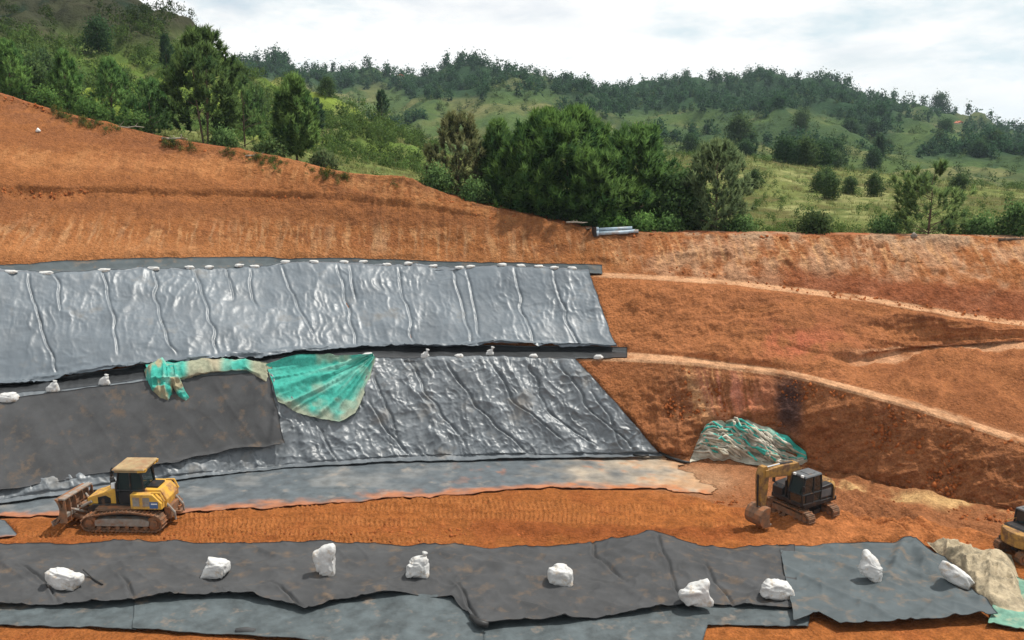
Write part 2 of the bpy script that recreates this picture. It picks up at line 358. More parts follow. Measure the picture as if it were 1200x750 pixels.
# ------------------------------------------------------------------ cloth and liner sheets: outlines in the photograph, laid on the ground
SHEETS = []
def sheet(name, label, cat, T, B, res, off, wr, mat, group=None, cover=True, col=None, edge=0.0, rag=0.0):
    T = np.array(T, float); B = np.array(B, float)
    def resample(P, n):
        s = np.r_[0, np.cumsum(np.hypot(*np.diff(P, axis=0).T))]; u = np.linspace(0, s[-1], n)
        k = 5
        q = np.stack([np.interp(u, s, P[:, i]) for i in (0, 1)], -1)
        return q
    ln = max(np.hypot(*np.diff(T, axis=0).T).sum(), np.hypot(*np.diff(B, axis=0).T).sum()); na = int(ln / res) + 2
    t, b = resample(T, na), resample(B, na); nb = int(np.abs(t - b).sum(-1).mean() / res) + 3
    v = np.linspace(0, 1, nb)[:, None, None]; q = t[None] * (1 - v) + b[None] * v
    px, py = q[..., 0], q[..., 1]
    if edge:                                            # ragged, slightly wavy outline
        bb = np.linspace(0, 1, nb)[:, None]
        py = py + edge * (fbm(px / 34.0, 0 * px + len(name) % 7, 3, 5) * (1 - bb) + fbm(px / 26.0, 0 * px + 31, 4, 9) * bb)
        px = px + edge * 0.7 * fbm(py / 18.0, px * 0 + 3.3, 3, 12)
    if rag:                                             # torn right end
        aa = np.linspace(0, 1, na)[None]; px = px + rag * sstep(.82, 1.0, aa) * (fbm(py / 7.0, 0 * px + 1.5, 3, 14) - .2)
    SHEETS.append(dict(name=name, label=label, cat=cat, px=px, py=py, off=off, wr=wr, mat=mat, group=group, cover=cover, col=col))

def crease(px, py, lines, sig=2.2):
    w = 0
    for L in lines:
        L = np.array(L, float); m = sstep(L[0, 1] - 4, L[0, 1] + 10, py) * (1 - sstep(L[-1, 1] - 10, L[-1, 1] + 4, py))
        x = np.interp(py, L[:, 1], L[:, 0]) + 3.0 * vn(py / 14.0, L[0, 0] + 0 * py, 3)
        w = w + (np.exp(-0.5 * ((px - x + 2.0 * sig) / sig) ** 2) * .35 - np.exp(-0.5 * ((px - x) / (sig * .8)) ** 2) * 1.1) * m
    return w
UP_CR = [[(35, 322), (45, 375), (70, 440)], [(66, 322), (72, 370)], [(180, 320), (187, 370), (206, 420)], [(226, 318), (245, 370), (257, 418)], [(267, 316), (272, 355)], [(292, 316), (300, 365)], [(333, 315), (345, 350), (366, 395)],
         [(398, 314), (408, 360), (420, 408)], [(410, 314), (418, 355)], [(466, 314), (475, 355), (484, 402)], [(530, 318), (542, 360), (556, 408)], [(548, 318), (557, 365), (562, 400)], [(605, 320), (612, 360), (625, 405)], [(648, 322), (662, 370), (680, 410)], [(120, 320), (135, 372), (140, 420)]]
LO_CR = [[(430, 474), (455, 510), (480, 538)], [(480, 425), (505, 470), (545, 520)], [(520, 425), (560, 480), (620, 535)], [(575, 424), (600, 470), (660, 520)], [(620, 424), (640, 480), (700, 525)], [(655, 424), (690, 480), (745, 532)], [(690, 460), (715, 490), (730, 530)], [(370, 500), (385, 520), (400, 545)], [(440, 440), (452, 480), (470, 520)]]
def wr_upper(px, py, X, U, a, b):
    wx = X + 0.5 * fbm(X * 0.35, U * 0.35, 3, 21)
    pat = 0.35 + 0.65 * sstep(-.3, .4, fbm(X * .25, U * .3, 2, 7)); pat2 = 0.3 + 0.7 * sstep(-.3, .3, fbm(X * .2 + 7, U * .35 + 3, 2, 8))
    w = 0.30 * fbm(X * .16, U * .30, 2, 29) + 0.10 * ridged(wx * 0.45, U * 0.13, 2, 31, 3.0) + 0.06 * ridged(wx * 1.3 + 0.35 * U, U * 0.45, 2, 41, 4.5) * pat
    w += 0.02 * fbm(X * 1.3, U * 1.9, 3, 51) + 0.05 * ridged(X * 0.9 + U * .7 + .6 * fbm(X, U, 2, 6), U * 1.7 - X * .5, 2, 57, 5.0) * pat2 + 0.035 * ridged(X * 2.3 + U * .6 + .7 * fbm(X * 1.2, U, 2, 16), U * 1.5, 2, 59, 4.0) * pat
    w += 0.07 * ridged((X + .15 * U + .5 * fbm(X * .7, U * .7, 2, 26)) * 2.1, U * .45, 2, 47, 3.0) * pat
    w += 0.12 * crease(px, py, UP_CR, 1.1)
    hem = sstep(0.90, 0.97, b)
    w += hem * (0.10 + 0.34 * ridged(X * 0.30 + 0.25 * U, U * 2.2, 3, 61, 1.8)) - 0.10 * sstep(0.0, 0.03, 0.03 - b)
    w += 0.10 * np.exp(-((b - 0.885) / 0.02) ** 2) * 0
    return w
def wr_lower(px, py, X, U, a, b):
    wx = X + 0.7 * U * 0.5 + 0.6 * fbm(X * 0.4, U * 0.4, 3, 22)
    v1 = 0.8 * fbm(X * .55, U * .55, 3, 23); v2 = 0.9 * fbm(X * .5 + 5, U * .5, 3, 24)
    w = 0.25 * fbm(X * .3, U * .4, 2, 30) + 0.20 * ridged((X + .5 * U + v1) * 0.62, (U - .2 * X + v2) * 0.24, 2, 32, 3.0) + 0.15 * ridged((X + .35 * U + v2) * 1.35, (U + v1) * .42, 2, 42, 4.0) + 0.10 * ridged((X - .5 * U + v1) * 1.3, (U + .4 * X + v2) * .7, 2, 43, 4.5) + 0.065 * ridged((X + .2 * U) * 2.8 + v2 * 2, U * 1.1 + v1, 2, 44, 3.5) + 0.04 * ridged((X - .3 * U) * 3.4 + v1 * 2, U * 2.2 + v2, 1, 48, 3.0) + 0.03 * fbm(X * 1.9, U * 1.6, 3, 52)
    hid = sstep(322, 300, px) * sstep(.86, .76, b); w = w * (1 - .7 * hid)
    w += 0.14 * crease(px, py, LO_CR, 1.4)
    w += 0.25 * sstep(0.93, 1.0, a) * ridged(X * 0.9, U * 0.4, 2, 71, 1.5) * sstep(.1, .5, b)
    return w * (0.25 + 0.75 * sstep(1.0, 0.93, b)) * sstep(0, 0.05, b + 0.02)
def wr_floor(px, py, X, U, a, b):
    return -0.045 * sstep(.85, .97, a) + 0.05 * ridged(X * 0.9 + U * .4, U * 1.4, 3, 33, 2.2) + 0.02 * ridged(X * 2.2, U * 2.6 + X, 2, 35, 2.0) * sstep(-.1, .4, fbm(X * .3, U * .4, 2, 9)) + 0.015 * fbm(X * 2.5, U * 2.5, 3, 43)
def wr_geo(px, py, X, U, a, b):
    w = 0.09 * fbm(X * 0.35, U * 0.35, 3, 34) + 0.08 * ridged(X * 0.40 + U * 0.30, U * 0.12, 2, 44, 4)
    w += 0.22 * sstep(0.93, 1.0, a) * ridged(X * 2.6, U * 0.3, 2, 72, 1.2) + 0.16 * sstep(0.94, 1.0, b) * sstep(.5, .8, a) * ridged(X * 1.1, U * 2.0, 2, 73, 1.5)
    return w
FG_CR = [[(20, 668), (60, 655 + 40), (70, 712)], [(140, 680), (150, 690), (158, 712)], [(310, 690), (330, 698), (352, 718)], [(690, 640), (700, 660), (735, 690)], [(770, 640), (778, 670), (800, 712)], [(826, 665), (840, 690), (858, 715)], [(535, 690), (550, 712), (560, 738)]]
def wr_fg(px, py, X, U, a, b):
    w = 0.20 * fbm(X * 0.34, U * 0.55, 3, 35) + 0.16 * ridged(X * 0.40 - U * 0.34, U * 0.4 + X * .1, 2, 45, 5.0) + 0.07 * ridged(X * .55 + U * .9, U * .35, 1, 78, 9.0) + 0.06 * ridged(X * .8 - U * 1.1, U * .5 + X * .3, 1, 79, 9.0)
    w += 0.07 * ridged(X * 0.9 + U * 0.7, U * 1.0, 2, 46, 3.5) + 0.14 * crease(px, py, FG_CR, 1.8) + 0.008 * fbm(X * 3, U * 3, 3, 4)
    w += 0.45 * np.exp(-(((px - 765) / 40) ** 2)) * np.exp(-(((py - 655) / 22) ** 2))
    w += 0.03 * sstep(0.90, 1.0, b) * ridged(X * 0.7, U * 1.3, 2, 74, 1.5) - .06 * sstep(.92, 1.0, b)
    return w + 0.05
def wr_fg2(px, py, X, U, a, b):
    w = 0.12 * fbm(X * 0.35, U * 0.5, 3, 36) + 0.012 * fbm(X * 2.0, U * 2.0, 3, 5)
    x = np.interp(py, [636, 660, 700, 740], [1066, 1080, 1112, 1150]); w += 0.24 * np.exp(-0.5 * ((px - x) / 7.0) ** 2) * (1 - 0.55 * sstep(650, 735, py))
    x2 = np.interp(py, [636, 665, 700], [1060, 1052, 1030]); w += 0.22 * np.exp(-0.5 * ((px - x2) / 5.0) ** 2) * (1 - sstep(660, 705, py))
    w += 0.18 * ridged(X * 0.40 + U * 0.34, U * 0.25, 2, 47, 4.5) + 0.06 * ridged(X * .7 - U * 1.0, U * .5, 1, 80, 8.0) + 0.06 * ridged(X * 1.0 - U * .5, U * .8, 2, 77, 3.0)
    return w + 0.05
def wr_teal(px, py, X, U, a, b):
    return 0.06 * fbm(X * 0.6, U * 0.8, 3, 37) + 0.05 * ridged(X * 0.9 + U, U * 0.9, 2, 48, 3) + 0.02 * ridged(X * 2.2, U * 2.2, 2, 58, 2) + 0.03 * sstep(.93, 1, b) * ridged(X * .8, U * 0 + 1, 2, 75)
def wr_strip(px, py, X, U, a, b):
    return 0.16 * ridged(X * .25 + .3 * fbm(X * .3, U, 2, 91), U * 2.4 + .3 * X, 3, 92, 2.2) * sstep(500, 330, px) + 0.04 * ridged(X * .9, U * 2, 2, 93, 2)
def wr_tan(px, py, X, U, a, b):
    dome = np.clip(1 - (2 * b - 1) ** 2, 0, 1) ** 0.6 * np.clip(1 - (2 * a - 1) ** 4, 0, 1)
    return 0.32 * dome + dome * (0.62 * ridged(X * 1.0 - U * .7, U * 0.9 + X * .5, 3, 38, 2.6) + 0.16 * ridged(X * 2.0 + U, U * 2.2, 2, 49, 2.0))
def wr_band(px, py, X, U, a, b):
    return .25 * wr_tan(px, py, X, U, a, b) + .16 * ridged(X * 1.4, U * 1.6 + X * .5, 2, 96, 2.5)
def wr_heap(px, py, X, U, a, b):
    dome = np.clip(1 - (2 * b - 1) ** 4, 0, 1) * np.clip(1 - (2 * a - 1) ** 6, 0, 1)
    return -.25 + dome * (.22 + .40 * ridged(X * 1.6 + U * .4, U * .7, 2, 94, 1.8) + .28 * ridged(X * 1.1 - U, U * 1.7, 2, 95, 2.0))
def wr_fan(px, py, X, U, a, b):
    th = np.arctan2(py - 418, 446 - px) + 0.0; r = np.hypot(py - 418, 446 - px) / 100
    pl = ridged(th * 7.5 + 0.5 * r, r * 0.8, 2, 39, 2.0)
    return 0.10 + (0.42 * pl + 0.10 * ridged(th * 16, r * 1.5, 2, 53, 2.0) + 0.06 * fbm(X * 2, U * 2, 3, 50)) * sstep(0, .15, r) * (0.35 + 0.65 * sstep(1.0, 0.85, b))
def wr_pile(px, py, X, U, a, b):
    dome = np.clip(1 - (2 * b - 1) ** 2, 0, 1) ** 0.55 * np.clip(1 - (2 * a - 1) ** 6, 0, 1)
    q = X * 0.9 + U * 1.1
    return dome * (0.02 + 0.50 * ridged(q * 1.3, (X - U) * 0.35, 3, 40, 2.0) + 0.40 * fbm(X * .9, U * .9, 2, 41) + 0.22 * fbm(X * 3, U * 3, 3, 51))
def col_net(px, py, X, U, a, b):
    teal = np.array([0.055, 0.36, 0.29]); tan = np.array([0.40, 0.37, 0.27]); pale = np.array([0.22, 0.47, 0.39])
    th = np.arctan2(py - 416, 448 - px); m = sstep(-.15, .4, fbm(th * 9, np.hypot(py - 416, px - 448) / 50, 3, 81))[..., None]; c = teal * (1 - m * .6) + pale * m * .6
    e = (sstep(0.72, 1.0, b + 0.16 * fbm(X * 1.5, U * 1.5, 3, 82)) * .8)[..., None]
    m2 = np.maximum(e, sstep(.2, .6, fbm(X * .8 + 9, U * .8, 3, 83))[..., None] * .55)
    return c * (1 - m2) + tan * m2
def col_floor(px, py, X, U, a, b):
    c = np.zeros(px.shape + (3,)) + np.array([0.078, 0.092, 0.102]); n = fbm(X * .5, U * .9, 4, 86); n2 = fbm(X * 1.6, U * 2.2, 3, 87)
    c = L3(c, (0.17, 0.17, 0.165), sstep(0.05, .5, n) * .6); c = L3(c, (0.36, 0.29, 0.21), sstep(600, 800, px + 90 * n + 40 * n2) * .9)
    c = L3(c, (0.36, 0.21, 0.11), sstep(740, 820, px + 60 * n + 40 * n2) * .95)
    return L3(c, (0.38, 0.13, 0.045), sstep(.80, .98, b + .16 * n + .1 * n2) * .8 + sstep(.35, .6, n2) * sstep(480, 600, px) * .35)
def col_band(px, py, X, U, a, b):
    c = col_net(px, py, X, U, a, b); m = (sstep(215, 225, px) * (1 - sstep(255, 265, px)) + sstep(285, 300, px))[..., None] * .75
    return c * (1 - m) + np.array([0.36, 0.27, 0.18]) * m
def col_heap(px, py, X, U, a, b):
    c = np.zeros(px.shape + (3,)) + np.array([0.05, 0.36, 0.29]); n = fbm(X * 2.2, U * 1.6, 3, 88)
    c = L3(c, (0.20, 0.46, 0.38), sstep(-.1, .4, n)); return L3(c, (0.36, 0.26, 0.15), sstep(.05, .4, fbm(X * 1.8 + 5, U * 1.2, 3, 89)) * .85)
def col_pile(px, py, X, U, a, b):
    tan = np.array([0.50, 0.47, 0.38]); teal = np.array([0.06, 0.44, 0.36])
    m = np.clip(sstep(895, 925, px + (py - 520) * -0.4) * sstep(.75, .4, b) + np.exp(-((px - 862) / 10) ** 2 - ((py - 500) / 12) ** 2) * 1.1, 0, 1)
    m = np.clip(m + 0.7 * sstep(.25, .55, fbm(X * 1.3, U * 1.3, 3, 84)) * m * 1.5, 0, 1)[..., None]
    g = (0.85 + 0.3 * fbm(X * 2, U * 2, 3, 85))[..., None]
    return (tan * (1 - m) + teal * m) * g

sheet('slope_liner', 'long shiny black plastic liner covering the upper bench slope, full of vertical creases', 'liner',
      [(-160, 325), (0, 322), (60, 321), (120, 319), (180, 317), (300, 313), (420, 311), (500, 313), (600, 317), (690, 321)], [(-160, 500), (0, 459), (90, 447), (170, 437), (250, 430), (330, 420), (420, 413), (560, 412), (724, 412)], 1.35, 0.17, wr_upper, 'liner', edge=2.6)
sheet('anchor_strip', 'narrow dull liner strip along the top of the upper slope, behind the small sandbags', 'liner',
      [(-160, 318), (0, 312), (60, 308), (150, 304), (300, 303), (420, 304), (560, 308), (706, 311)], [(-160, 329), (0, 327), (120, 324), (300, 318), (420, 316), (560, 319), (706, 322)], 2.2, 0.05, wr_teal, 'geotextile2', edge=1.5)
sheet('slope_liner', 'crumpled shiny black plastic liner on the lower slope, with a slanted right edge', 'liner',
      [(-160, 498), (0, 466), (180, 446), (330, 427), (420, 421), (560, 420), (674, 422)], [(-160, 632), (0, 594), (200, 566), (330, 551), (500, 543), (776, 538)], 1.35, 0.14, wr_lower, 'liner2', edge=1.0)
sheet('bench_strip', 'thin dark fabric strip lying on the narrow bench between the two liner slopes', 'liner',
      [(-160, 488), (0, 452), (170, 429), (330, 413), (425, 406), (560, 405), (735, 408)], [(-160, 510), (0, 476), (170, 452), (330, 432), (425, 424), (560, 424), (735, 419)], 1.6, 0.03, wr_strip, 'liner_dark', edge=1.5)
sheet('floor_liner', 'dusty blue grey liner lying flat on the pit floor behind the orange soil fill', 'liner',
      [(-160, 622), (0, 586), (200, 558), (330, 545), (500, 537), (790, 534)], [(-160, 664), (0, 608), (200, 603), (400, 590), (640, 573), (760, 573), (845, 580)], 2.0, 0.05, wr_floor, 'floor_liner', edge=3.0, col=col_floor, rag=30)
sheet('geotextile_sheet', 'large matt dark grey geotextile sheet draped over the lower slope behind the bulldozer', 'fabric',
      [(-160, 500), (0, 475), (100, 459), (200, 447), (314, 439)], [(-160, 625), (0, 581), (100, 563), (200, 546), (270, 531), (334, 524)], 1.9, 0.42, wr_geo, 'geotextile', edge=2.0)
sheet('shade_net', 'turquoise shade net spread like a fan over the lower liner, below a single sandbag', 'net',
      [(312, 432), (350, 427), (400, 423), (438, 421)], [(326, 474), (348, 488), (372, 495), (398, 499), (416, 489), (428, 465), (436, 440), (441, 425)], 1.5, 0.34, wr_fan, 'net', col=col_net, edge=1.5)
sheet('net_band', 'turquoise and tan strip of net bunched along the top edge of the dark geotextile', 'net',
      [(172, 437), (205, 434), (240, 431), (280, 430), (318, 431)], [(176, 449), (205, 450), (225, 449), (245, 443), (290, 440), (326, 462)], 1.4, 0.44, wr_band, 'net', col=col_band, edge=2.0)
sheet('net_heap', 'knotted heap of turquoise and tan net hanging down the left part of the dark geotextile', 'net',
      [(170, 438), (178, 434), (192, 432), (208, 435)], [(173, 452), (181, 463), (190, 473), (199, 474), (205, 466), (205, 458), (212, 468), (221, 476), (225, 472), (217, 460), (210, 447)], 1.2, 0.52, wr_heap, 'net', col=col_heap, edge=3.0)
sheet('net_pile', 'heap of tan and turquoise netting at the foot of the orange slope behind the excavator', 'net',
      [(824, 506), (836, 494), (850, 498), (862, 491), (876, 493), (888, 500), (905, 504), (925, 514), (944, 536)], [(806, 540), (830, 538), (870, 544), (905, 547), (930, 546), (945, 542)], 1.3, 0.05, wr_pile, 'net', col=col_pile, edge=9.0)
sheet('ground_liner', 'teal grey plastic sheet at the lower left corner, under the dark foreground fabric', 'liner',
      [(-160, 692), (0, 694), (164, 694)], [(-160, 730), (0, 735), (90, 737), (160, 741)], 2.2, 0.04, wr_teal, 'teal', edge=1.5)
sheet('ground_liner', 'teal grey plastic sheet under the dark fabric, below the second and third foreground sandbags', 'liner',
      [(158, 692), (300, 692), (420, 692), (572, 696)], [(156, 740), (270, 747), (420, 756), (566, 763)], 2.2, 0.07, wr_teal, 'teal', edge=1.5)
sheet('ground_liner', 'teal grey plastic sheet right of the hanging fabric tip, ending by bare soil', 'liner',
      [(560, 694), (700, 694), (840, 700), (948, 706)], [(556, 764), (700, 762), (822, 758), (830, 735), (880, 735), (948, 737)], 2.2, 0.04, wr_teal, 'teal', edge=1.5)
sheet('geotextile_sheet', 'long strip of dark brownish grey geotextile across the foreground, weighed down by white sandbags', 'fabric',
      [(-160, 644), (0, 642), (200, 641), (480, 646), (640, 647), (740, 641), (765, 637), (800, 645), (850, 648), (930, 650)],
      [(-160, 714), (0, 716), (150, 713), (200, 706), (290, 704), (330, 713), (360, 721), (400, 709), (480, 700), (530, 706), (548, 724), (562, 741), (600, 736), (700, 729), (790, 716), (830, 712), (934, 718)], 1.5, 0.17, wr_fg, 'geotextile', edge=1.2)
sheet('geotextile_sheet', 'blue grey geotextile sheet with a raised fold at the lower right, beside the tan cloth', 'fabric',
      [(912, 649), (960, 646), (1010, 643), (1048, 643), (1066, 643), (1084, 651), (1104, 660)], [(930, 737), (958, 727), (985, 740), (1040, 737), (1100, 736), (1168, 728)], 1.7, 0.20, wr_fg2, 'geotextile2', edge=1.5)
sheet('liner_scrap', 'small flat grey liner scrap on the orange soil in front of the bulldozer blade', 'liner',
      [(-90, 606), (-20, 609), (6, 612)], [(-90, 640), (-20, 636), (22, 629)], 2.0, 0.06, wr_floor, 'floor_liner', edge=1.0, col=col_floor)
sheet('tan_tarpaulin', 'crumpled tan tarpaulin heaped beside the blue grey fabric at the right edge', 'tarpaulin',
      [(1086, 637), (1110, 641), (1150, 649), (1166, 646), (1184, 654)], [(1102, 656), (1128, 676), (1144, 702), (1165, 719), (1206, 722)], 1.5, 0.10, wr_tan, 'tan', edge=2.0)
sheet('green_tarpaulin', 'pale green cloth in the lower right corner, partly under the tan tarpaulin', 'tarpaulin',
      [(1170, 672), (1188, 680), (1230, 690), (1290, 696)], [(1158, 736), (1190, 739), (1230, 742), (1290, 750)], 1.8, 0.06, wr_fg2, 'green', edge=2.0)

CRES = 3.0; CX0, CY0 = -440, 240
cov = np.zeros((400, 720), np.float32)
for sh in SHEETS:
    if sh['cover']: cov[((sh['py'] - CY0) / CRES).astype(int).clip(0, 399), ((sh['px'] - CX0) / CRES).astype(int).clip(0, 719)] = 1
def shrink(c):                                      # keep the flattening inside the sheet outlines
    d = c.copy(); d[1:] = np.minimum(d[1:], c[:-1]); d[:-1] = np.minimum(d[:-1], c[1:]); d[:, 1:] = np.minimum(d[:, 1:], c[:, :-1]); d[:, :-1] = np.minimum(d[:, :-1], c[:, 1:]); return d
def blur(c):
    d = np.pad(c, 1, mode='edge'); return sum(d[i:i + c.shape[0], j:j + c.shape[1]] for i in range(3) for j in range(3)) / 9.0
cov = blur(cov)
def cover_at(px, py):
    u = ((px - CX0) / CRES).clip(0, 718.9); v = ((py - CY0) / CRES).clip(0, 398.9); i = v.astype(int); j = u.astype(int); a = v - i; b = u - j
    return (cov[i, j] * (1 - a) + cov[i + 1, j] * a) * (1 - b) + (cov[i, j + 1] * (1 - a) + cov[i + 1, j + 1] * a) * b

# ------------------------------------------------------------------ the ground of the pit
gx = np.concatenate([np.arange(-400, -20, 6.0), np.arange(-20, 1220, 1.5), np.arange(1220, 1601, 6.0)])
YZ = yz_at(gx); rows = []; segid = []
for k in range(NL - 1):
    n = SEG[k]; ts = np.linspace(0, 1, n, endpoint=False)
    for t in ts: rows.append(YZ[k] * (1 - t) + YZ[k + 1] * t); segid.append(k + t)
rows.append(YZ[-1]); segid.append(NL - 1.0)
R = np.stack(rows); SG = np.array(segid)[:, None] + 0 * gx[None]
GP = xyz(gx[None] + 0 * R[..., 0], R); PXg, PYg = project(GP)
du = np.gradient(GP, axis=1); dv = np.gradient(GP, axis=0); GN = np.cross(du, dv); GN /= np.linalg.norm(GN, axis=-1, keepdims=True) + 1e-9
GN[GN[..., 2] < 0] *= -1
for _ in range(2): GN = (GN + np.roll(GN, 1, 0) + np.roll(GN, -1, 0)) / 3
X, U = GP[..., 0], (GP[..., 1] + GP[..., 2]) * 0.8
slope = 1 - sstep(0.80, 0.97, GN[..., 2]); cv = cover_at(PXg, PYg)
right = sstep(690, 800, PXg); upper = sstep(9.9, 10.1, SG)
n_r = fbm(X * .9, U * .7, 2, 132)
gouge = ridged(X * 1.6 + 0.5 * fbm(X * .3, U * .4, 2, 3), U * 0.16, 3, 101, 1.6)
lump = fbm(X * 0.55, U * 0.55, 5, 111, 0.55)
dsp = slope * ((0.04 + 0.22 * sstep(-.1, .4, fbm(X * .22, U * .3, 2, 108))) * gouge + (0.16 + .02 * right) * lump + (.04 + .03 * right) * ridged(X * 1.9, U * 1.5, 3, 109, 1.4) + 0.06 * fbm(X * 3.1, U * 3.1, 3, 112))
dsp += slope * right * (1 - upper) * (0.35 * fbm(X * 0.35, U * 0.5, 3, 113) + 0.20 * (ridged(X * 0.9, U * 1.1, 3, 114, 1.3) - .5))
strata = slope * sstep(820, 900, PXg) * (1 - sstep(1150, 1250, PXg)) * (SG > 8) * (SG < 9)
dsp += strata * 0.34 * ridged(X * 0.13 + 0.3 * vn(X * .8, U * .5, 8), U * 1.4 + 0.25 * vn(X * .5, U * .5, 4), 2, 115, 1.5)
flat = 1 - slope
dsp += flat * 0.035 * fbm(X * 1.2, U * 1.2, 4, 116) + 0.02 * fbm(X * 4.0, U * 4.0, 3, 117)
# loose rim of the soil fill and the churned ground on the right
dsp += 0.10 * np.exp(-((SG - 2.0) / 0.25) ** 2) * (0.3 + ridged(X * 1.4, U * 1.0, 3, 118))
churn = sstep(850, 960, PXg) * (SG < 4.0) * sstep(650, 635, PYg)
dsp += churn * (0.34 * (fbm(X * 0.5 - U * .35, U * 0.7, 4, 119)) + 0.26 * ridged(X * 0.55 + U * 0.75, U * 0.15, 2, 120, 2.0) + 0.10 * ridged(X * 1.6, U * 1.8, 3, 126))
# crawler tracks printed in the fill
fillz = (SG > 1) * (SG < 2.02) * (1 - cv)
prints = 0 * X; pmask = 0 * X
for (y0, y1, y2, x0, x1, w, ph) in [(601, 590, 586, 205, 640, 4.0, 0), (608, 597, 598, 205, 830, 3.6, 2), (616, 607, 606, 205, 760, 3.6, 1), (622, 614, 612, 215, 560, 3.2, 3), (630, 624, 618, 150, 450, 3.4, 2), (627, 632, 634, 20, 330, 3.0, 1), (600, 588, 594, 420, 860, 3.0, 4), (606, 602, 612, 560, 880, 3.4, 2), (636, 635, 632, 230, 520, 2.6, 0)]:
    yc = np.interp(PXg, [0, 200, 450, 700, 900], [y0 + 1, y0, y1, y2, y2 + 6]) + 1.4 * vn(PXg / 60, PXg * 0 + y0, 3)
    m = np.exp(-((PYg - yc) / w) ** 4) * sstep(x0 - 6, x0 + 20, PXg) * (1 - sstep(x1 - 30, x1 + 6, PXg)) * sstep(-.55, -.1, vn(PXg / 40 + ph, PYg / 9.0, 5))
    prints += m * (0.12 * sstep(-.3, .5, np.sin(PXg * 2 * math.pi / 5.6 + ph + .4 * vn(PXg / 30, PYg / 8, 2))) - 0.085) + .06 * np.exp(-((np.abs(PYg - yc) - w - 1.2) / 1.1) ** 2) * sstep(x0, x0 + 20, PXg) * (1 - sstep(x1 - 30, x1, PXg)); pmask = np.maximum(pmask, m)
dsp += fillz * prints
spoil = fillz * sstep(520, 600, PXg) * (1 - sstep(840, 900, PXg)) * np.exp(-((PYg - np.interp(PXg, [500, 650, 850], [617, 626, 628])) / 9) ** 2)
dsp += spoil * (0.16 + 0.30 * fbm(X * 1.1, U * 1.1, 4, 121))
dsp += fillz * 0.05 * fbm(X * .8, U * 1.8, 4, 122)
# tumbled crest
dsp += np.exp(-((SG - 13.0) / 0.20) ** 2) * 0.28 * fbm(X * 0.5, U * 0.3, 4, 123)
hol = sstep(0.25, 0.6, fbm(X * .16 + 4, U * .3, 2, 124)) * upper * slope
dsp -= hol * 0.25
rock = right * (SG > 4.05) * (SG < 4.97) * slope; dsp += rock * (.14 * ridged(X * 1.3, U * 1.5, 4, 129, 1.2, .6) + .10 * fbm(X * 3.2, U * 3.6, 3, 130))
for rl in ([(955, 570), (1000, 598), (1070, 636)], [(975, 568), (1035, 598), (1100, 634)], [(900, 612), (980, 604), (1060, 626)], [(990, 590), (1080, 606), (1190, 640)]):
    rl = np.array(rl, float); yr = np.interp(PXg, rl[:, 0], rl[:, 1]); mr_ = sstep(rl[0, 0], rl[0, 0] + 15, PXg) * (1 - sstep(rl[-1, 0] - 15, rl[-1, 0], PXg)); dd = PYg - yr - 2 * n_r
    dsp += mr_ * (.16 * np.exp(-((np.abs(dd) - 4.5) / 2) ** 2) - .16 * np.exp(-(dd / 2.6) ** 2)) * (SG < 4)
lineq = sum(np.exp(-((SG - k_) / w_) ** 2) for k_, w_ in ((5.0, .10), (5.5, .5), (6.0, .10), (9.0, .10), (9.5, .5), (10.0, .10))); dsp *= 1 - .75 * np.clip(lineq, 0, 1)
fm = sstep(990, 1060, PXg) * (SG > 5.9) * (SG < 8.2); dsp += fm * (0.55 * fbm(X * .5, U * .6, 4, 127) + 0.34 * ridged(X * 1.0, U * 1.4, 3, 128, 1.5)) * sstep(6.0, 6.25, SG) * (1 - .6 * (SG > 7))
dsp = dsp * (1 - sstep(0.15, 0.6, cv)) - 0.05 * sstep(0.3, 0.9, cv)
GV = GP + GN * dsp[..., None]
GV[-8:, :, 2] -= 0.0
gc = np.zeros(X.shape + (3,)) + np.array([0.37, 0.135, 0.048])
n_a = fbm(X * .18, U * .25, 4, 131); n_b = fbm(X * .9, U * .7, 4, 132); streak = ridged(X * 1.7 + .4 * n_b, U * 0.13, 3, 133, 1.5); n_c = fbm(X * 2.6, U * 2.2, 3, 134)
fill = (SG < 2.05) * 1.0
gc = L3(gc, (0.36, 0.135, 0.046), upper * (1 - right) * .8)
gc = L3(gc, (0.29, 0.105, 0.042), sstep(-.1, .5, n_a) * .65 * (1 - fill))
gc = L3(gc, (0.335, 0.125, 0.048), right * (1 - upper) * (1 - fill) * .8); gc = L3(gc, (0.24, 0.092, 0.038), right * (SG < 5) * (1 - fill) * (.65 + .4 * n_b))
gc = L3(gc, (0.15, 0.060, 0.030), right * (1 - upper) * (1 - fill) * sstep(.12, .6, n_c + .3 * n_b) * .30)
gc = L3(gc, (0.46, 0.24, 0.115), slope * upper * sstep(.55, .85, streak + .15 * n_b) * np.exp(-((PYg - np.interp(PXg, [0, 600, 800, 1200], [278, 285, 292, 302])) / 22) ** 2) * .85)
gc = L3(gc, (0.50, 0.23, 0.09), slope * upper * (1 - right) * sstep(.45, .75, streak + .3 * n_c) * np.exp(-((PYg - np.interp(PXg, [0, 300, 600], [183, 196, 245])) / 14) ** 2) * .7)
gc = L3(gc, (0.40, 0.225, 0.125), right * upper * sstep(-.4, .3, n_b + .3 * n_c) * .7)
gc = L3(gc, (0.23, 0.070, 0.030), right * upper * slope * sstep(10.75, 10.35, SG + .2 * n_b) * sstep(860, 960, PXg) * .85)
gc = L3(gc, (0.52, 0.20, 0.12), slope * np.exp(-((PXg - 855) / 42) ** 2 - ((PYg - 462) / 26) ** 2) * sstep(.35, .7, streak) * .95)
gc = L3(gc, (0.50, 0.28, 0.13), slope * np.exp(-((PXg - 800 - (PYg - 430) * .5) / 9) ** 2 - ((PYg - 465) / 30) ** 2) * sstep(.3, .6, streak) * .8)
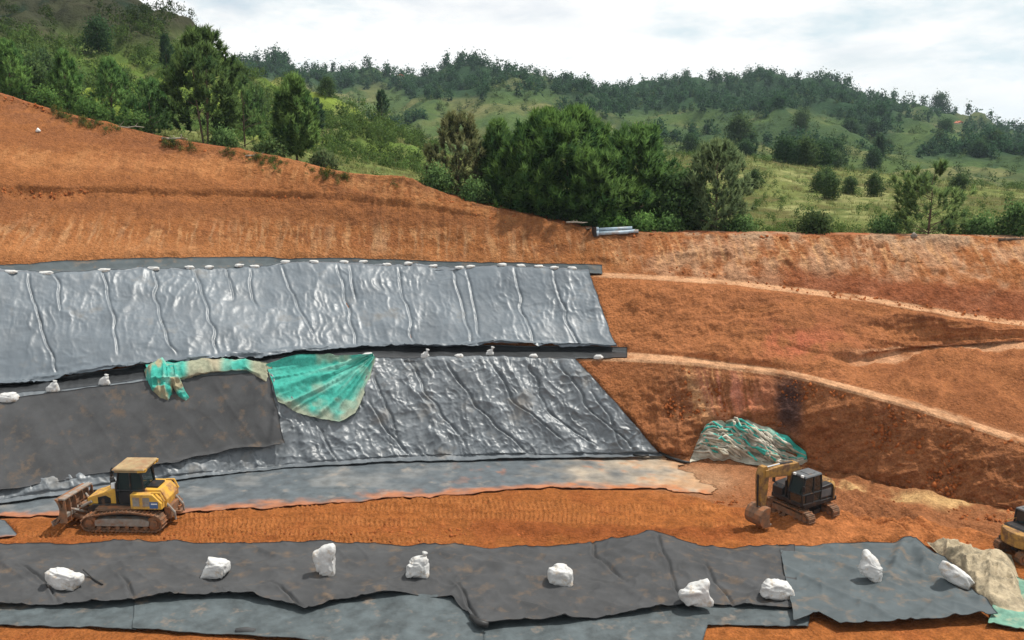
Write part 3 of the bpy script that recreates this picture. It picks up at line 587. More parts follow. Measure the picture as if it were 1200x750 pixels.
gc = L3(gc, (0.40, 0.10, 0.055), np.exp(-((PXg - 935) / 55) ** 2 - ((PYg - 402) / 24) ** 2) * sstep(-.3, .3, n_b) * .6)
gc = L3(gc, (0.045, 0.03, 0.03), np.exp(-((PXg - 925 - 5 * n_c) / 17) ** 4 - ((PYg - 474) / 36) ** 4) * .85)  # shadow of a dark gully, painted into the soil colour
bench = ((SG > 4.97) * (SG < 6.03) + (SG > 8.97) * (SG < 10.03)) * 1.0 * sstep(660, 720, PXg)
gc = L3(gc, (0.54, 0.29, 0.15), bench * sstep(-.7, -.1, n_b) * .85)
gc = L3(gc, (0.52, 0.27, 0.14), (SG > 7) * (SG < 8.1) * sstep(960, 1040, PXg) * sstep(-.5, .2, n_b) * .8)
gc = L3(gc, (0.19, 0.06, 0.028), (SG > 11.0) * (SG < 12.05) * (1 - right) * np.exp(-((SG - 11.05) / .10) ** 2) * sstep(600, 480, PXg) * .85)  # line of shade along the ledge, painted into the soil colour
gc = L3(gc, (0.25, 0.10, 0.045), sstep(12.5, 12.8, SG) * (1 - right) * sstep(-.2, .3, n_b) * .7)
gc = L3(gc, (0.36, 0.12, 0.05), sstep(13.0, 13.3, SG) * (1 - .3 * n_b))
gc = L3(gc, (0.345, 0.118, 0.034), fill * (1 - churn) * .9)
gc = L3(gc, (0.25, 0.075, 0.024), fill * (1 - churn) * sstep(.0, .5, n_b + spoil) * .55 + spoil * .35)
gc = L3(gc, (0.52, 0.21, 0.070), fillz * pmask * .35)
pale = np.exp(-((PYg - np.interp(PXg, [940, 1000, 1100, 1200, 1400], [566, 578, 592, 598, 640])) / (5 + 3 * n_b)) ** 2) * sstep(935, 985, PXg)
gc = L3(gc, (0.58, 0.36, 0.15), pale * sstep(-.3, .4, n_b + .5 * n_c) * .75)
gc = L3(gc, (0.52, 0.32, 0.18), np.exp(-((PXg - 815) / 48) ** 2 - ((PYg - 562) / 15) ** 2) * .75 * (.7 + .5 * n_b))
gc *= (1 - (1 - fill[..., None]) * np.array([-0.02, -0.08, -0.16])) * (0.82 * (1 + (0.12 + .20 * right) * n_c + 0.14 * n_b + .06 * fbm(X * 6, U * 6, 2, 135)))[..., None]
gc = L3(gc, (0.13, 0.052, 0.026), slope * upper * (1 - right) * sstep(.15, .5, fbm(X * .5 + U * .25, U * .9, 4, 136)) * .45)
gc = L3(gc, (0.33, 0.23, 0.15), right * sstep(12.55, 12.9, SG) * sstep(-.4, .2, n_b) * .6)
gc = L3(gc, (0.46, 0.29, 0.18), right * upper * slope * sstep(.62, .9, streak + .3 * n_c) * sstep(10.5, 11.2, SG) * .30)
sc2 = ridged(X * 3.3 + .5 * n_b + .45 * U, U * .22, 2, 137, 2.0)
gc = L3(gc, (0.50, 0.27, 0.125), slope * upper * sstep(.50, .85, sc2 + .25 * n_c) * np.exp(-((PYg - np.interp(PXg, [0, 600, 800, 1200], [276, 284, 294, 300])) / 20) ** 2) * .65)
gc = L3(gc, (0.46, 0.22, 0.09), slope * upper * (1 - right) * sstep(.55, .9, sc2 + .3 * n_c) * np.exp(-((PYg - np.interp(PXg, [0, 300, 600], [184, 198, 244])) / 11) ** 2) * .5)
gc = L3(gc, (0.52, 0.27, 0.12), slope * (SG < 5) * (SG > 4) * sstep(.42, .8, sc2 + .2 * n_c) * np.exp(-((PXg - 832) / 48) ** 4 - ((PYg - 458) / 32) ** 4) * .8)
gc = L3(gc, (0.48, 0.16, 0.09), slope * (SG < 5) * (SG > 4) * sstep(.3, .7, sc2) * np.exp(-((PXg - 866) / 24) ** 2 - ((PYg - 470) / 20) ** 2) * .8)
band = lambda y, w_, am: np.exp(-((PYg - np.interp(PXg, [0, 350, 560, 700], [y, y + 8, y + 22, y + 36]) - 5 * n_b) / w_) ** 2) * am * upper * (1 - right)
gc = L3(gc, (0.21, 0.085, 0.036), band(240, 10, .65)); gc = L3(gc, (0.24, 0.095, 0.040), band(160, 9, .6) + band(212, 7, .35)); gc = L3(gc, (0.44, 0.19, 0.075), band(292, 14, .55) + band(188, 8, .5))
gc = L3(gc, (0.19, 0.072, 0.030), fm * (SG < 7.0) * sstep(-.35, .25, n_b + .5 * n_c) * .8)
gc = L3(gc, (0.16, 0.060, 0.028), strata * sstep(.45, .7, ridged(X * .13 + .3 * vn(X * .8, U * .5, 8), U * 1.4, 2, 115, 1.5)) * .5)
gc *= (1 - .15 * upper * (1 - right) + .08 * right - .08 * fill * (1 - churn))[..., None]
gc = np.clip(gc, 0.01, 0.7)
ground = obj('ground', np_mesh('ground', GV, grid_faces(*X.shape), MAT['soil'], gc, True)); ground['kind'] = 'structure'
GROUND_Z = None
def G1(px, py, lift=0.0):
    """ground point with the modelled relief, nearest mesh vertex"""
    d = (PXg - px) ** 2 + (PYg - py) ** 2; i = np.unravel_index(np.argmin(d), d.shape); p = GV[i]
    s = S1(px, py); return Vector((s.x, s.y, float(p[2]) + lift if abs(p[2] - s.z) < 0.6 else s.z + lift))

# ------------------------------------------------------------------ lay the sheets
SURF = {}
for sh in SHEETS:
    px, py = sh['px'], sh['py']; p = S(px, py); n = normals(px, py)
    for _ in range(3):
        n = (n + np.roll(n, 1, 0) + np.roll(n, -1, 0)) if n.shape[0] > 6 else n
        n /= np.linalg.norm(n, axis=-1, keepdims=True) + 1e-9
    Xs, Us = p[..., 0], (p[..., 1] + p[..., 2]) * 0.8
    a = np.linspace(0, 1, px.shape[1])[None] + 0 * px; b = np.linspace(0, 1, px.shape[0])[:, None] + 0 * px
    w = sh['off'] + sh['wr'](px, py, Xs, Us, a, b)
    v = p + n * w[..., None]
    col = sh['col'](px, py, Xs, Us, a, b) if sh['col'] else None
    f = grid_faces(*px.shape)
    o = obj(sh['name'], np_mesh(sh['name'], v, f, MAT[sh['mat']], col, True)); tag(o, sh['label'], sh['cat'], sh['group'])
    so_ = o.modifiers.new('thickness', 'SOLIDIFY'); so_.thickness = 0.03; so_.offset = -1.0; so_.use_rim_only = True
    sh['v'] = v
def on_sheet(px, py):
    """top surface at a photograph position: the uppermost sheet there, else the ground"""
    best = G1(px, py)
    for sh in SHEETS:
        d = (sh['px'] - px) ** 2 + (sh['py'] - py) ** 2; i = np.unravel_index(np.argmin(d), d.shape)
        if d[i] < 12:
            q = sh['v'][i]
            if q[2] > best.z: best = Vector((best.x, best.y, float(q[2])))
    return best

# ------------------------------------------------------------------ hills behind the pit
def hill(name, px0, px1, dpx, rowspec, nrow, noise_amp, seed, colfn, gul=(0.012, 0.05)):
    """rowspec: list of (Y table, py table) by column; the last rows may fall away behind the skyline"""
    q = np.arange(px0, px1 + .1, dpx); YZr = []
    for yt, pt in rowspec:
        Yv = gsm(table(yt, q)[:, 0], 5); pv = gsm(table(pt, q)[:, 0], 3)
        YZr.append(P_Y(q, pv, Yv)[:, 1:3])
    YZr = np.stack(YZr); n = len(YZr)
    s = np.linspace(0, n - 1, nrow); out = np.stack([np.stack([np.interp(s, np.arange(n), YZr[:, j, c]) for j in range(len(q))], 1) for c in (0, 1)], -1)
    p = xyz(q[None] + 0 * out[..., 0], out)
    x, y = p[..., 0], p[..., 1]; amp = noise_amp * y * sstep(0, 1.0, s)[:, None]
    f = gul[1]
    wx = x + 8 * fbm(x * f * .7, y * f * .7, 2, seed + 50); g = ridged(wx * f, y * f * .55, 4, seed, 1.2)
    p[..., 2] += amp * (1.4 * (g - .55) + 0.8 * fbm(x * f * 2.3, y * f * 2.3, 4, seed + 9))
    c = colfn(p, s[:, None] + 0 * x, g, *project(p))
    o = obj(name, np_mesh(name, p, grid_faces(*x.shape), MAT['grass_soil'], np.clip(c, .008, .6), True)); o['kind'] = 'structure'
    return p, s
def mixc(*cw):
    c = np.array(cw[0]); c = c + 0 * cw[1][1][..., None]
    for t, m in cw[1:]: c = L3(c, t, m)
    return c
def col_meadow(p, s, g, px, py):
    x, y = p[..., 0], p[..., 1]; a = fbm(x * .05, y * .05, 4, 201); b = fbm(x * .25, y * .2, 4, 202); c = fbm(x * 1.0, y * .8, 3, 203)
    return mixc((0.128, 0.145, 0.046), ((0.072, 0.110, 0.028), sstep(-.1, .4, a)), ((0.235, 0.225, 0.095), sstep(.05, .45, b) * .8), ((0.105, 0.085, 0.036), sstep(.05, .35, a - .6 * b) * .75), ((0.06, 0.095, 0.028), sstep(.1, .5, c) * .6))
def col_left(p, s, g, px, py):
    x, y = p[..., 0], p[..., 1]; a = fbm(x * .03, y * .03, 4, 211); b = fbm(x * .12, y * .10, 4, 212); c = fbm(x * .5, y * .4, 3, 213)
    k = mixc((0.085, 0.130, 0.030), ((0.165, 0.215, 0.034), sstep(-.05, .30, a)), ((0.035, 0.070, 0.022), sstep(.0, .4, b) * .8), ((0.125, 0.115, 0.055), sstep(.1, .5, c) * .5))
    k = L3(k, (0.036, 0.032, 0.026), sstep(70, 20, py + 26 * b + 12 * c) * .85)          # bare rock near the top
    k = L3(k, (0.018, 0.032, 0.020), sstep(75, 20, py + 10 * c) * sstep(-.15, .15, c + a + b) * .85)
    return L3(k, (0.15, 0.145, 0.065), sstep(270, 330, px) * sstep(-.3, .2, b) * .7)
SKY = [(-700, 60), (0, 70), (280, 78), (320, 76), (345, 84), (400, 92), (470, 96), (560, 98), (600, 104), (640, 104), (700, 104), (760, 104), (830, 100), (900, 102), (930, 99), (960, 104), (1000, 116), (1035, 132), (1060, 138), (1100, 141), (1150, 152), (1200, 166), (1350, 190), (1900, 200)]
def d_forest(px, py, q):
    """where the wood grows on the far ridge, 0..1"""
    sk = table(SKY, px)[..., 0]; u = py - sk
    top = sstep(38, 20, u) * sstep(640, 690, px) * sstep(1070, 1020, px) + sstep(24, 12, u) * sstep(466, 478, px) * sstep(580, 565, px) + sstep(14, 4, u) * sstep(1230, 1190, px) * .5 + sstep(22, 10, u) * sstep(270, 290, px) * sstep(440, 400, px) * .8
    band = np.exp(-((py - np.interp(px, [1060, 1200, 1400], [175, 178, 190])) / 7) ** 2) * sstep(1065, 1090, px)
    nz = fbm(q[..., 0] * .016, q[..., 1] * .012, 3, 401)
    return np.clip(top + band + sstep(.26, .46, nz) * .8 * sstep(1080, 980, px + 0 * px + 200 * (py < 140)), 0, 1)
def col_far(p, s, g, px, py):
    x, y = p[..., 0], p[..., 1]; a = fbm(x * .012, y * .012, 4, 221); b = fbm(x * .05, y * .04, 4, 222); c = fbm(x * .2, y * .15, 3, 223)
    k = mixc((0.064, 0.098, 0.033), ((0.104, 0.114, 0.044), sstep(-.1, .3, b)), ((0.035, 0.060, 0.026), sstep(.0, .35, a + .4 * c) * .8), ((0.15, 0.150, 0.065), sstep(.3, .55, b - .4 * a) * .7), ((0.035, 0.06, 0.03), sstep(.2, .6, c) * .6))
    return L3(k, (0.022, 0.048, 0.024), d_forest(px, py, p) * .9)
T1 = lambda v: [(-600, v), (1800, v)]
# grassland right behind the pit
meadow, ms = hill('grassland', -60, 1500, 4.0, [
    ([(-60, 74), (500, 70), (740, 67.5), (1200, 61), (1500, 59)], [(-60, 130), (150, 168), (300, 192), (400, 212), (500, 240), (620, 262), (740, 280), (1500, 292)]),
    ([(-60, 82), (500, 80), (740, 78), (1500, 74)], [(-60, 118), (150, 150), (300, 174), (400, 195), (500, 222), (620, 245), (740, 262), (1000, 266), (1500, 272)]),
    ([(-60, 100), (1500, 100)], [(-60, 112), (150, 142), (300, 165), (400, 182), (500, 204), (620, 225), (740, 236), (1000, 240), (1500, 246)]),
    ([(-60, 130), (1500, 130)], [(-60, 108), (150, 138), (300, 160), (400, 172), (500, 190), (620, 205), (740, 209), (900, 205), (1000, 222), (1200, 232), (1500, 238)]),
    ([(-60, 165), (1500, 170)], [(-60, 108), (150, 138), (300, 160), (400, 168), (500, 181), (620, 190), (740, 186), (860, 183), (920, 192), (1000, 202), (1100, 213), (1200, 222), (1500, 230)]),
    ([(-60, 185), (1500, 200)], [(-60, 125), (150, 155), (300, 178), (400, 184), (500, 190), (620, 196), (740, 192), (860, 188), (920, 197), (1000, 207), (1200, 226), (1500, 234)]),
], 150, 0.004, 231, col_meadow, (0.01, 0.07))
# the steep hill on the left
lefth, ls = hill('left_hill', -420, 600, 4.0, [
    ([(-420, 84), (100, 86), (600, 96)], [(-420, 40), (-100, 95), (0, 120), (150, 160), (300, 188), (400, 200), (500, 214), (600, 226)]),
    ([(-420, 120), (600, 112)], [(-420, 0), (-100, 70), (0, 88), (150, 122), (300, 158), (400, 178), (500, 200), (600, 216)]),
    ([(-420, 170), (600, 130)], [(-420, -60), (-100, 20), (0, 40), (150, 60), (230, 88), (300, 122), (400, 153), (450, 172), (500, 188), (600, 208)]),
    ([(-420, 215), (600, 150)], [(-420, -140), (-100, -45), (0, -28), (130, -10), (190, 6), (215, 30), (250, 62), (290, 86), (340, 106), (400, 130), (440, 152), (480, 178), (520, 194), (600, 208)]),
    ([(-420, 260), (600, 170)], [(-420, -60), (-100, 30), (0, 40), (190, 60), (250, 95), (300, 118), (400, 158), (500, 200), (600, 220)]),
], 150, 0.022, 241, col_left, (0.01, 0.06))
# the wooded ridge
farh, fs_ = hill('wooded_ridge', -700, 1900, 6.5, [
    (T1(180), [(-700, 215), (500, 222), (1900, 250)]),
    (T1(240), [(-700, 180), (300, 180), (500, 196), (700, 196), (850, 192), (1000, 204), (1200, 222), (1900, 235)]),
    (T1(320), [(-700, 150), (300, 150), (500, 170), (700, 172), (850, 166), (950, 172), (1100, 188), (1200, 200), (1900, 215)]),
    (T1(420), [(-700, 115), (300, 118), (450, 140), (550, 140), (620, 128), (700, 140), (800, 150), (950, 146), (1100, 168), (1200, 186), (1900, 205)]),
    (T1(540), [(-700, 90), (300, 98), (450, 112), (600, 113), (700, 122), (830, 122), (950, 120), (1050, 148), (1200, 174), (1900, 203)]),
    ([(-700, 640), (1000, 660), (1200, 700), (1900, 700)], SKY),
    (T1(860), [(-700, 100), (280, 108), (600, 130), (900, 130), (1000, 140), (1200, 186), (1900, 215)]),
], 190, 0.026, 251, col_far, (0.01, 0.014))
farm, _ = hill('distant_range', -800, 2600, 12.0, [
    (T1(1500), [(-800, 260), (2600, 260)]), (T1(2400), [(-800, 178), (2600, 178)]),
    (T1(3600), [(-800, 150), (1100, 150), (1180, 148), (1260, 138), (1400, 128), (1700, 132), (2600, 145)]), (T1(4200), [(-800, 175), (2600, 175)])], 60, 0.006, 261, col_far, (0.01, 0.0022))

# ------------------------------------------------------------------ foliage building blocks
def needles(c, d, ln, wd, rng):
    """triangles: centre c, unit direction d, length, width"""
    r = rng.normal(size=c.shape); s = np.cross(d, r); s /= np.linalg.norm(s, axis=-1, keepdims=True) + 1e-9
    a = c + s * wd[:, None] * .5; b = c - s * wd[:, None] * .5; t = c + d * ln[:, None]
    return np.stack([a, b, t], 1)
def leaves(c, sz, rng, up=0.4):
    d = rng.normal(size=c.shape); d[:, 2] += up; d /= np.linalg.norm(d, axis=-1, keepdims=True); r = rng.normal(size=c.shape)
    u = np.cross(d, r); u /= np.linalg.norm(u, axis=-1, keepdims=True) + 1e-9; w = np.cross(d, u)
    return np.stack([c + u * sz[:, None], c + w * sz[:, None] * .6 - u * sz[:, None] * .5, c - w * sz[:, None] * .6 - u * sz[:, None] * .5], 1)
def crown(seed, H, Wd, kind, nclump, per, size, base=(0.05, 0.10, 0.03), tip=(0.11, 0.17, 0.045), low=0.1, prof='round', sparse=0.0, spread=1.5):
    rng = np.random.default_rng(seed); n = nclump
    t = rng.random(n) ** 0.85; z = H * (low + (1 - low) * t)
    if prof == 'round': pr = np.sqrt(np.clip(1 - ((t - .38) / .66) ** 2, 0.02, 1))
    elif prof == 'cone': pr = (1 - t) ** 0.75 * .95 + .06
    elif prof == 'tall': pr = np.clip(np.sin(np.clip(t, 0, 1) * math.pi * .93 + .12), .08, 1) ** .6 * (1 - .35 * t)
    else: pr = np.sqrt(np.clip(1 - t ** 2, 0, 1)) * .95 + .04
    th = rng.random(n) * 2 * math.pi
    lobe = 0.78 + 0.34 * vn(th * 1.3 + seed, z / H * 5.0 + seed, seed % 50) + 0.12 * vn(th * 4, z * 1.2, seed % 40 + 3)
    r = Wd / 2 * pr * lobe * np.sqrt(0.30 + 0.70 * rng.random(n)) * (1 + .06 * rng.normal(size=n))
    c = np.stack([r * np.cos(th), r * np.sin(th), z], -1)
    if sparse:
        keep = vn(c[:, 0] * 1.1 + 7, c[:, 2] * 1.0 + c[:, 1], seed % 30) > sparse - 1; c, t, r, pr = c[keep], t[keep], r[keep], pr[keep]; n = len(c)
    out = c * np.array([1, 1, 0.0]); out[:, 2] = H * .14 + (c[:, 2] - H * .45) * .5; out /= np.linalg.norm(out, axis=-1, keepdims=True) + 1e-9
    cc = np.repeat(c, per, 0); oo = np.repeat(out, per, 0); m = len(cc)
    if kind == 'pine':
        axis = oo * .55 + np.array([0, 0, .75]) + rng.normal(size=(m, 3)) * .10
        along_ = rng.random(m)[:, None] * size * .9; p0 = cc + axis * along_ + rng.normal(size=(m, 3)) * size * .07
        d = axis * .8 + rng.normal(size=(m, 3)) * .55; d /= np.linalg.norm(d, axis=-1, keepdims=True)
        tri = needles(p0, d, size * rng.uniform(.6, 1.2, m), size * rng.uniform(.13, .24, m), rng)
    else:
        tri = leaves(cc + rng.normal(size=(m, 3)) * size * spread, size * rng.uniform(.35, .75, m), rng)
    k = np.clip(.10 + .75 * rng.random(n) + .35 * vn(c[:, 0] * .9, c[:, 2] * .9 + c[:, 1] * .7, 4), 0, 1)
    kk = np.clip(np.repeat(k, per) + rng.normal(size=m) * .16, 0, 1)[:, None]; col = np.array(base) * (1 - kk) + np.array(tip) * kk
    nr = (tri.mean(1) - cc); nr /= np.linalg.norm(nr, axis=-1, keepdims=True) + 1e-9
    nr = nr * .75 + oo * .55 + np.array([0, 0, .15]) + rng.normal(size=(m, 3)) * .22; nr /= np.linalg.norm(nr, axis=-1, keepdims=True) + 1e-9
    fl = (np.cross(tri[:, 1] - tri[:, 0], tri[:, 2] - tri[:, 0]) * nr).sum(-1) < 0; tri[fl] = tri[fl][:, ::-1]
    return tri, np.repeat(col, 3, 0), c, np.repeat(nr, 3, 0)
def tri_mesh(name, tri, col, mat=None, nrm=None):
    return np_mesh(name, tri.reshape(-1, 3), np.arange(len(tri) * 3).reshape(-1, 3), mat or MAT['leaf'], col, False, nrm)
def trunk_mesh(name, seed, H, r0, anchors, nlimb=12, stems=1, spread=0.0):
    rng = random.Random(seed); mb = MB(); tops = []
    for s in range(stems):
        a = rng.random() * 6.28; bx, by = spread * math.cos(a), spread * math.sin(a); pts = []
        for i in range(7):
            f = i / 6; pts.append((bx * (0.3 + f) + rng.uniform(-.02, .02) * H * f, by * (0.3 + f) + rng.uniform(-.02, .02) * H * f, f * H * .93 - .25 * (i == 0)))
        mb.tube(pts, [r0 / math.sqrt(stems) * (1.15 - .98 * i / 6) for i in range(7)], 7); tops.append(pts)
    A = list(anchors); rng.shuffle(A)
    for c in A[:nlimb]:
        pts = tops[rng.randrange(stems)]; f = max(.08, min(.9, c[2] / H - .10)); u = f * 6; i = int(u); q = Vector(pts[i]).lerp(Vector(pts[min(i + 1, 6)]), u - i)
        e = Vector(c); m = q.lerp(e, .5) + Vector((0, 0, .05 * H * .3)); rr = r0 * (.42 - .25 * f) / math.sqrt(stems)
        mb.tube([q, m, e], [rr, rr * .7, rr * .25], 5)
    me = bpy.data.meshes.new(name); me.from_pydata([tuple(p) for p in mb.v], [], mb.f); me.materials.append(MAT['bark']); return me
def tree(name, label, loc, seed, H, Wd, kind='pine', nclump=480, per=34, size=.42, base=(0.035, 0.075, 0.022), tip=(0.085, 0.145, 0.035), low=.08, prof='round', stems=1, spread=0, sparse=0, cat='tree', group=None, rz=0, r0=None, nlimb=16):
    root = empty(name, loc, rz); tag(root, label, cat, group)
    tri, col, c, nr = crown(seed, H, Wd, kind, nclump, per, size, base, tip, low, prof, sparse)
    obj('trunk', trunk_mesh('trunk', seed, H, r0 or H * .018, c, nlimb, stems, spread), root)
    obj('crown', tri_mesh('crown', tri, col, None, nr), root)
    return root
def copy_tree(src, loc, s, rz, label=None, group=None):
    o = src.copy(); link(o); o.location = loc; o.scale = s; o.rotation_euler = (0, 0, rz)
    if label: o['label'] = label
    if group: o['group'] = group
    for ch in src.children: k = ch.copy(); link(k, o)
    return o
def hill_pt(p, px, py, lo=0, hi=1e9):
    """the hill vertex seen nearest to a photograph position"""
    qx, qy = project(p); d = (qx - px) ** 2 + (qy - py) ** 2 + 1e6 * ((p[..., 1] < lo) | (p[..., 1] > hi)); i = np.unravel_index(np.argmin(d), d.shape); return Vector(p[i])
def at(px, py, Y, sink=0.15):
    p = P_Y(np.array(px), np.array(py), Y); return (float(p[0]), float(p[1]), float(p[2]) - sink)

# ------------------------------------------------------------------ trees that stand close behind the pit
tree('pine_tree', 'largest bushy dark green pine, in the middle of the clump above the orange slope', at(664, 252, 70), 1, 7.2, 8.8, nclump=760, per=64, size=.58, low=.03, base=(0.027, 0.070, 0.022), tip=(0.132, 0.232, 0.050))
tree('pine_tree', 'bushy green pine directly right of the largest pine in the clump', at(747, 262, 69.5), 2, 6.6, 5.8, nclump=480, per=56, size=.54, low=.04, base=(0.027, 0.068, 0.022), tip=(0.116, 0.209, 0.050))
tree('broadleaf_tree', 'sparse olive brown tree at the left end of the central clump', at(538, 234, 72), 3, 6.2, 5.2, kind='pine', nclump=420, per=40, size=.40, low=.0, base=(0.062, 0.082, 0.030), tip=(0.178, 0.178, 0.078), sparse=.85)
tree('pine_tree', 'slim upright green pine between the olive brown tree and the largest pine', at(584, 242, 71.5), 4, 5.9, 3.8, nclump=330, per=52, size=.50, low=.03, prof='tall', base=(0.032, 0.078, 0.024), tip=(0.124, 0.209, 0.053))
tree('broadleaf_tree', 'dusty grey green airy tree at the right end of the central clump', at(838, 272, 66.5), 5, 6.1, 4.8, kind='pine', nclump=420, per=40, size=.40, low=.0, prof='round', base=(0.068, 0.108, 0.046), tip=(0.178, 0.232, 0.101))
tree('bushy_tree', 'low dark bushy tree filling the gap left of the grey green airy tree', at(797, 270, 68), 6, 4.0, 4.2, kind='leaf', nclump=330, per=32, size=.24, low=.0, base=(0.030, 0.068, 0.024), tip=(0.109, 0.178, 0.054))
tree('broadleaf_tree', 'light green round tree alone in the grassland behind the right rim', at(1088, 274, 64), 7, 4.6, 5.6, kind='pine', nclump=420, per=40, size=.40, low=.0, base=(0.061, 0.115, 0.038), tip=(0.194, 0.271, 0.085), sparse=.85)
tree('pine_tree', 'tall dark many stemmed tree breaking the skyline at the upper left', at(242, 166, 78), 8, 8.5, 8.4, nclump=620, per=44, size=.52, low=.05, prof='tall', stems=5, spread=.8, base=(0.030, 0.065, 0.022), tip=(0.116, 0.178, 0.050), sparse=.88, nlimb=22)
tree('pine_tree', 'medium bright green pine standing alone right of the tall dark tree', at(348, 184, 76), 9, 5.8, 4.4, nclump=420, per=50, size=.50, low=.04, prof='tall', base=(0.041, 0.095, 0.027), tip=(0.163, 0.256, 0.065))
tree('young_pine', 'slender young pine on the left slope, second from the left edge', at(80, 136, 80), 10, 5.0, 3.2, nclump=270, per=28, size=.38, low=.02, prof='tall', base=(0.047, 0.115, 0.030), tip=(0.163, 0.279, 0.070))
tree('young_pine', 'wide young pine between the slender pines and the tall dark tree', at(133, 148, 82), 11, 5.4, 4.4, nclump=300, per=28, size=.38, low=.02, prof='tall', base=(0.047, 0.115, 0.032), tip=(0.155, 0.264, 0.070))
tree('young_pine', 'young pine leaning out at the left edge above the orange rim', at(14, 118, 80), 12, 4.6, 3.6, nclump=260, per=28, size=.38, low=.02, prof='tall', base=(0.047, 0.115, 0.030), tip=(0.163, 0.279, 0.070))
tree('young_pine', 'small bushy pine close left of the tall dark tree', at(178, 158, 79), 13, 4.2, 3.8, nclump=240, per=28, size=.36, low=.0, base=(0.041, 0.108, 0.032), tip=(0.132, 0.232, 0.070))
tree('young_pine', 'short wide pine close right of the tall dark tree', at(287, 172, 80), 14, 5.0, 4.6, nclump=260, per=28, size=.38, low=.0, base=(0.041, 0.101, 0.030), tip=(0.132, 0.209, 0.062), sparse=.9)
tree('pine_tree', 'lower bushy pine in front, between the slim pine and the largest pine', at(622, 253, 68.5), 15, 4.8, 5.2, nclump=380, per=56, size=.52, low=.0, base=(0.028, 0.070, 0.020), tip=(0.130, 0.215, 0.050))
tree('pine_tree', 'lower bushy pine in front, right under the largest pine', at(704, 263, 67.5), 16, 4.6, 5.2, nclump=380, per=56, size=.52, low=.0, base=(0.028, 0.070, 0.020), tip=(0.125, 0.210, 0.050))
# bushes along the rim
bush = None
def bush_at(px, py, Y, H, Wd, label, seed, base=(0.047, 0.101, 0.030), tip=(0.155, 0.248, 0.078)):
    tree('bush', label, at(px, py, Y), seed, H, Wd, kind='leaf', nclump=120, per=26, size=.20, low=.0, prof='dome', base=base, tip=tip, cat='bush', r0=.05, nlimb=6)
bush_at(512, 229, 69.5, 2.0, 2.6, 'rounded bush at the left foot of the olive brown tree', 31)
bush_at(556, 243, 69.0, 1.8, 3.0, 'dusty green bush at the foot of the slim pine', 32)
bush_at(612, 254, 68.8, 1.7, 2.6, 'dark bush at the left foot of the largest pine', 33, (0.02, 0.045, 0.016), (0.06, 0.10, 0.03))
bush_at(648, 260, 67.5, 2.2, 3.4, 'dark bush right under the largest pine', 48, (0.02, 0.045, 0.016), (0.07, 0.12, 0.035))
bush_at(690, 266, 67.0, 1.9, 3.2, 'dark bush between the largest pine and the pipes', 49, (0.02, 0.045, 0.016), (0.07, 0.12, 0.035))
bush_at(716, 268, 66.0, 1.0, 2.6, 'low bright green bush behind the blue grey pipes', 34, (0.07, 0.16, 0.035), (0.17, 0.30, 0.07))
bush_at(752, 271, 65.6, 0.9, 2.4, 'low bright green bush right of the pipes, with pale leaves', 35, (0.07, 0.15, 0.035), (0.18, 0.30, 0.08))
bush_at(784, 273, 65.2, 0.9, 2.0, 'small bright green bush on the rim under the low dark tree', 36, (0.06, 0.13, 0.035), (0.16, 0.26, 0.08))
bush_at(868, 276, 65.0, 1.2, 2.2, 'grey green bush right of the airy tree on the rim', 37)
bush_at(955, 277, 63.5, 1.5, 2.4, 'dark green bush in the grass behind the middle of the right rim', 38, (0.03, 0.06, 0.02), (0.09, 0.12, 0.04))
bush_at(1036, 277, 63.5, 1.1, 1.8, 'small green bush left of the light green round tree', 39)
bush_at(1148, 279, 63.0, 1.3, 2.6, 'leafy bush right of the light green round tree', 40)
bush_at(1190, 280, 62.0, 2.2, 2.4, 'tall leafy bush at the right edge of the rim', 41)
bush_at(52, 130, 76, 1.6, 2.6, 'bright bush on the rim below the leaning young pine', 42, (0.05, 0.12, 0.03), (0.13, 0.21, 0.05))
bush_at(108, 145, 76, 1.5, 2.8, 'bright bush on the rim below the wide young pine', 43, (0.05, 0.12, 0.03), (0.12, 0.20, 0.05))
bush_at(160, 157, 75, 1.4, 2.6, 'green bush on the rim left of the grey dead branches', 44, (0.05, 0.11, 0.03), (0.12, 0.19, 0.05))
bush_at(262, 174, 75, 1.3, 2.4, 'green bush at the foot of the tall dark tree', 45)
bush_at(318, 184, 74, 1.2, 2.6, 'green bush at the left foot of the lone bright pine', 46, (0.05, 0.10, 0.03), (0.13, 0.18, 0.06))
bush_at(380, 196, 74, 1.0, 2.2, 'low pale bush at the right foot of the lone bright pine', 47, (0.06, 0.10, 0.035), (0.15, 0.18, 0.08))

# ------------------------------------------------------------------ single trees farther off on the hills
far_proto = []
for k, (kind, prof, H, Wd, b_, t_) in enumerate([('leaf', 'round', 5, 5.0, (0.020, 0.050, 0.022), (0.055, 0.105, 0.035)), ('leaf', 'round', 5, 4.2, (0.035, 0.070, 0.024), (0.085, 0.130, 0.042)), ('pine', 'tall', 6, 3.4, (0.018, 0.045, 0.022), (0.050, 0.090, 0.036))]):
    far_proto.append((kind, prof, H, Wd, b_, t_))
FARSRC = {}
def far_tree(px, py, k, s, label, group, surf, lo=0, hi=1e9, tone=None):
    p = hill_pt(surf, px, py, lo, hi); p.z -= 0.12
    if k not in FARSRC:
        kind, prof, H, Wd, b_, t_ = far_proto[k]
        FARSRC[k] = tree(['round_tree', 'scrub_tree', 'hill_pine'][k], label, p, 60 + k, H, Wd, kind=kind, nclump=150, per=20, size=.42 if kind == 'leaf' else .62, base=b_, tip=t_, low=.06, prof=prof, group=group, nlimb=8)
        FARSRC[k].scale = (s, s, s)
    else: copy_tree(FARSRC[k], p, (s * random.uniform(.9, 1.15), s * random.uniform(.9, 1.15), s * random.uniform(.9, 1.1)), random.random() * 6.28, label, group)
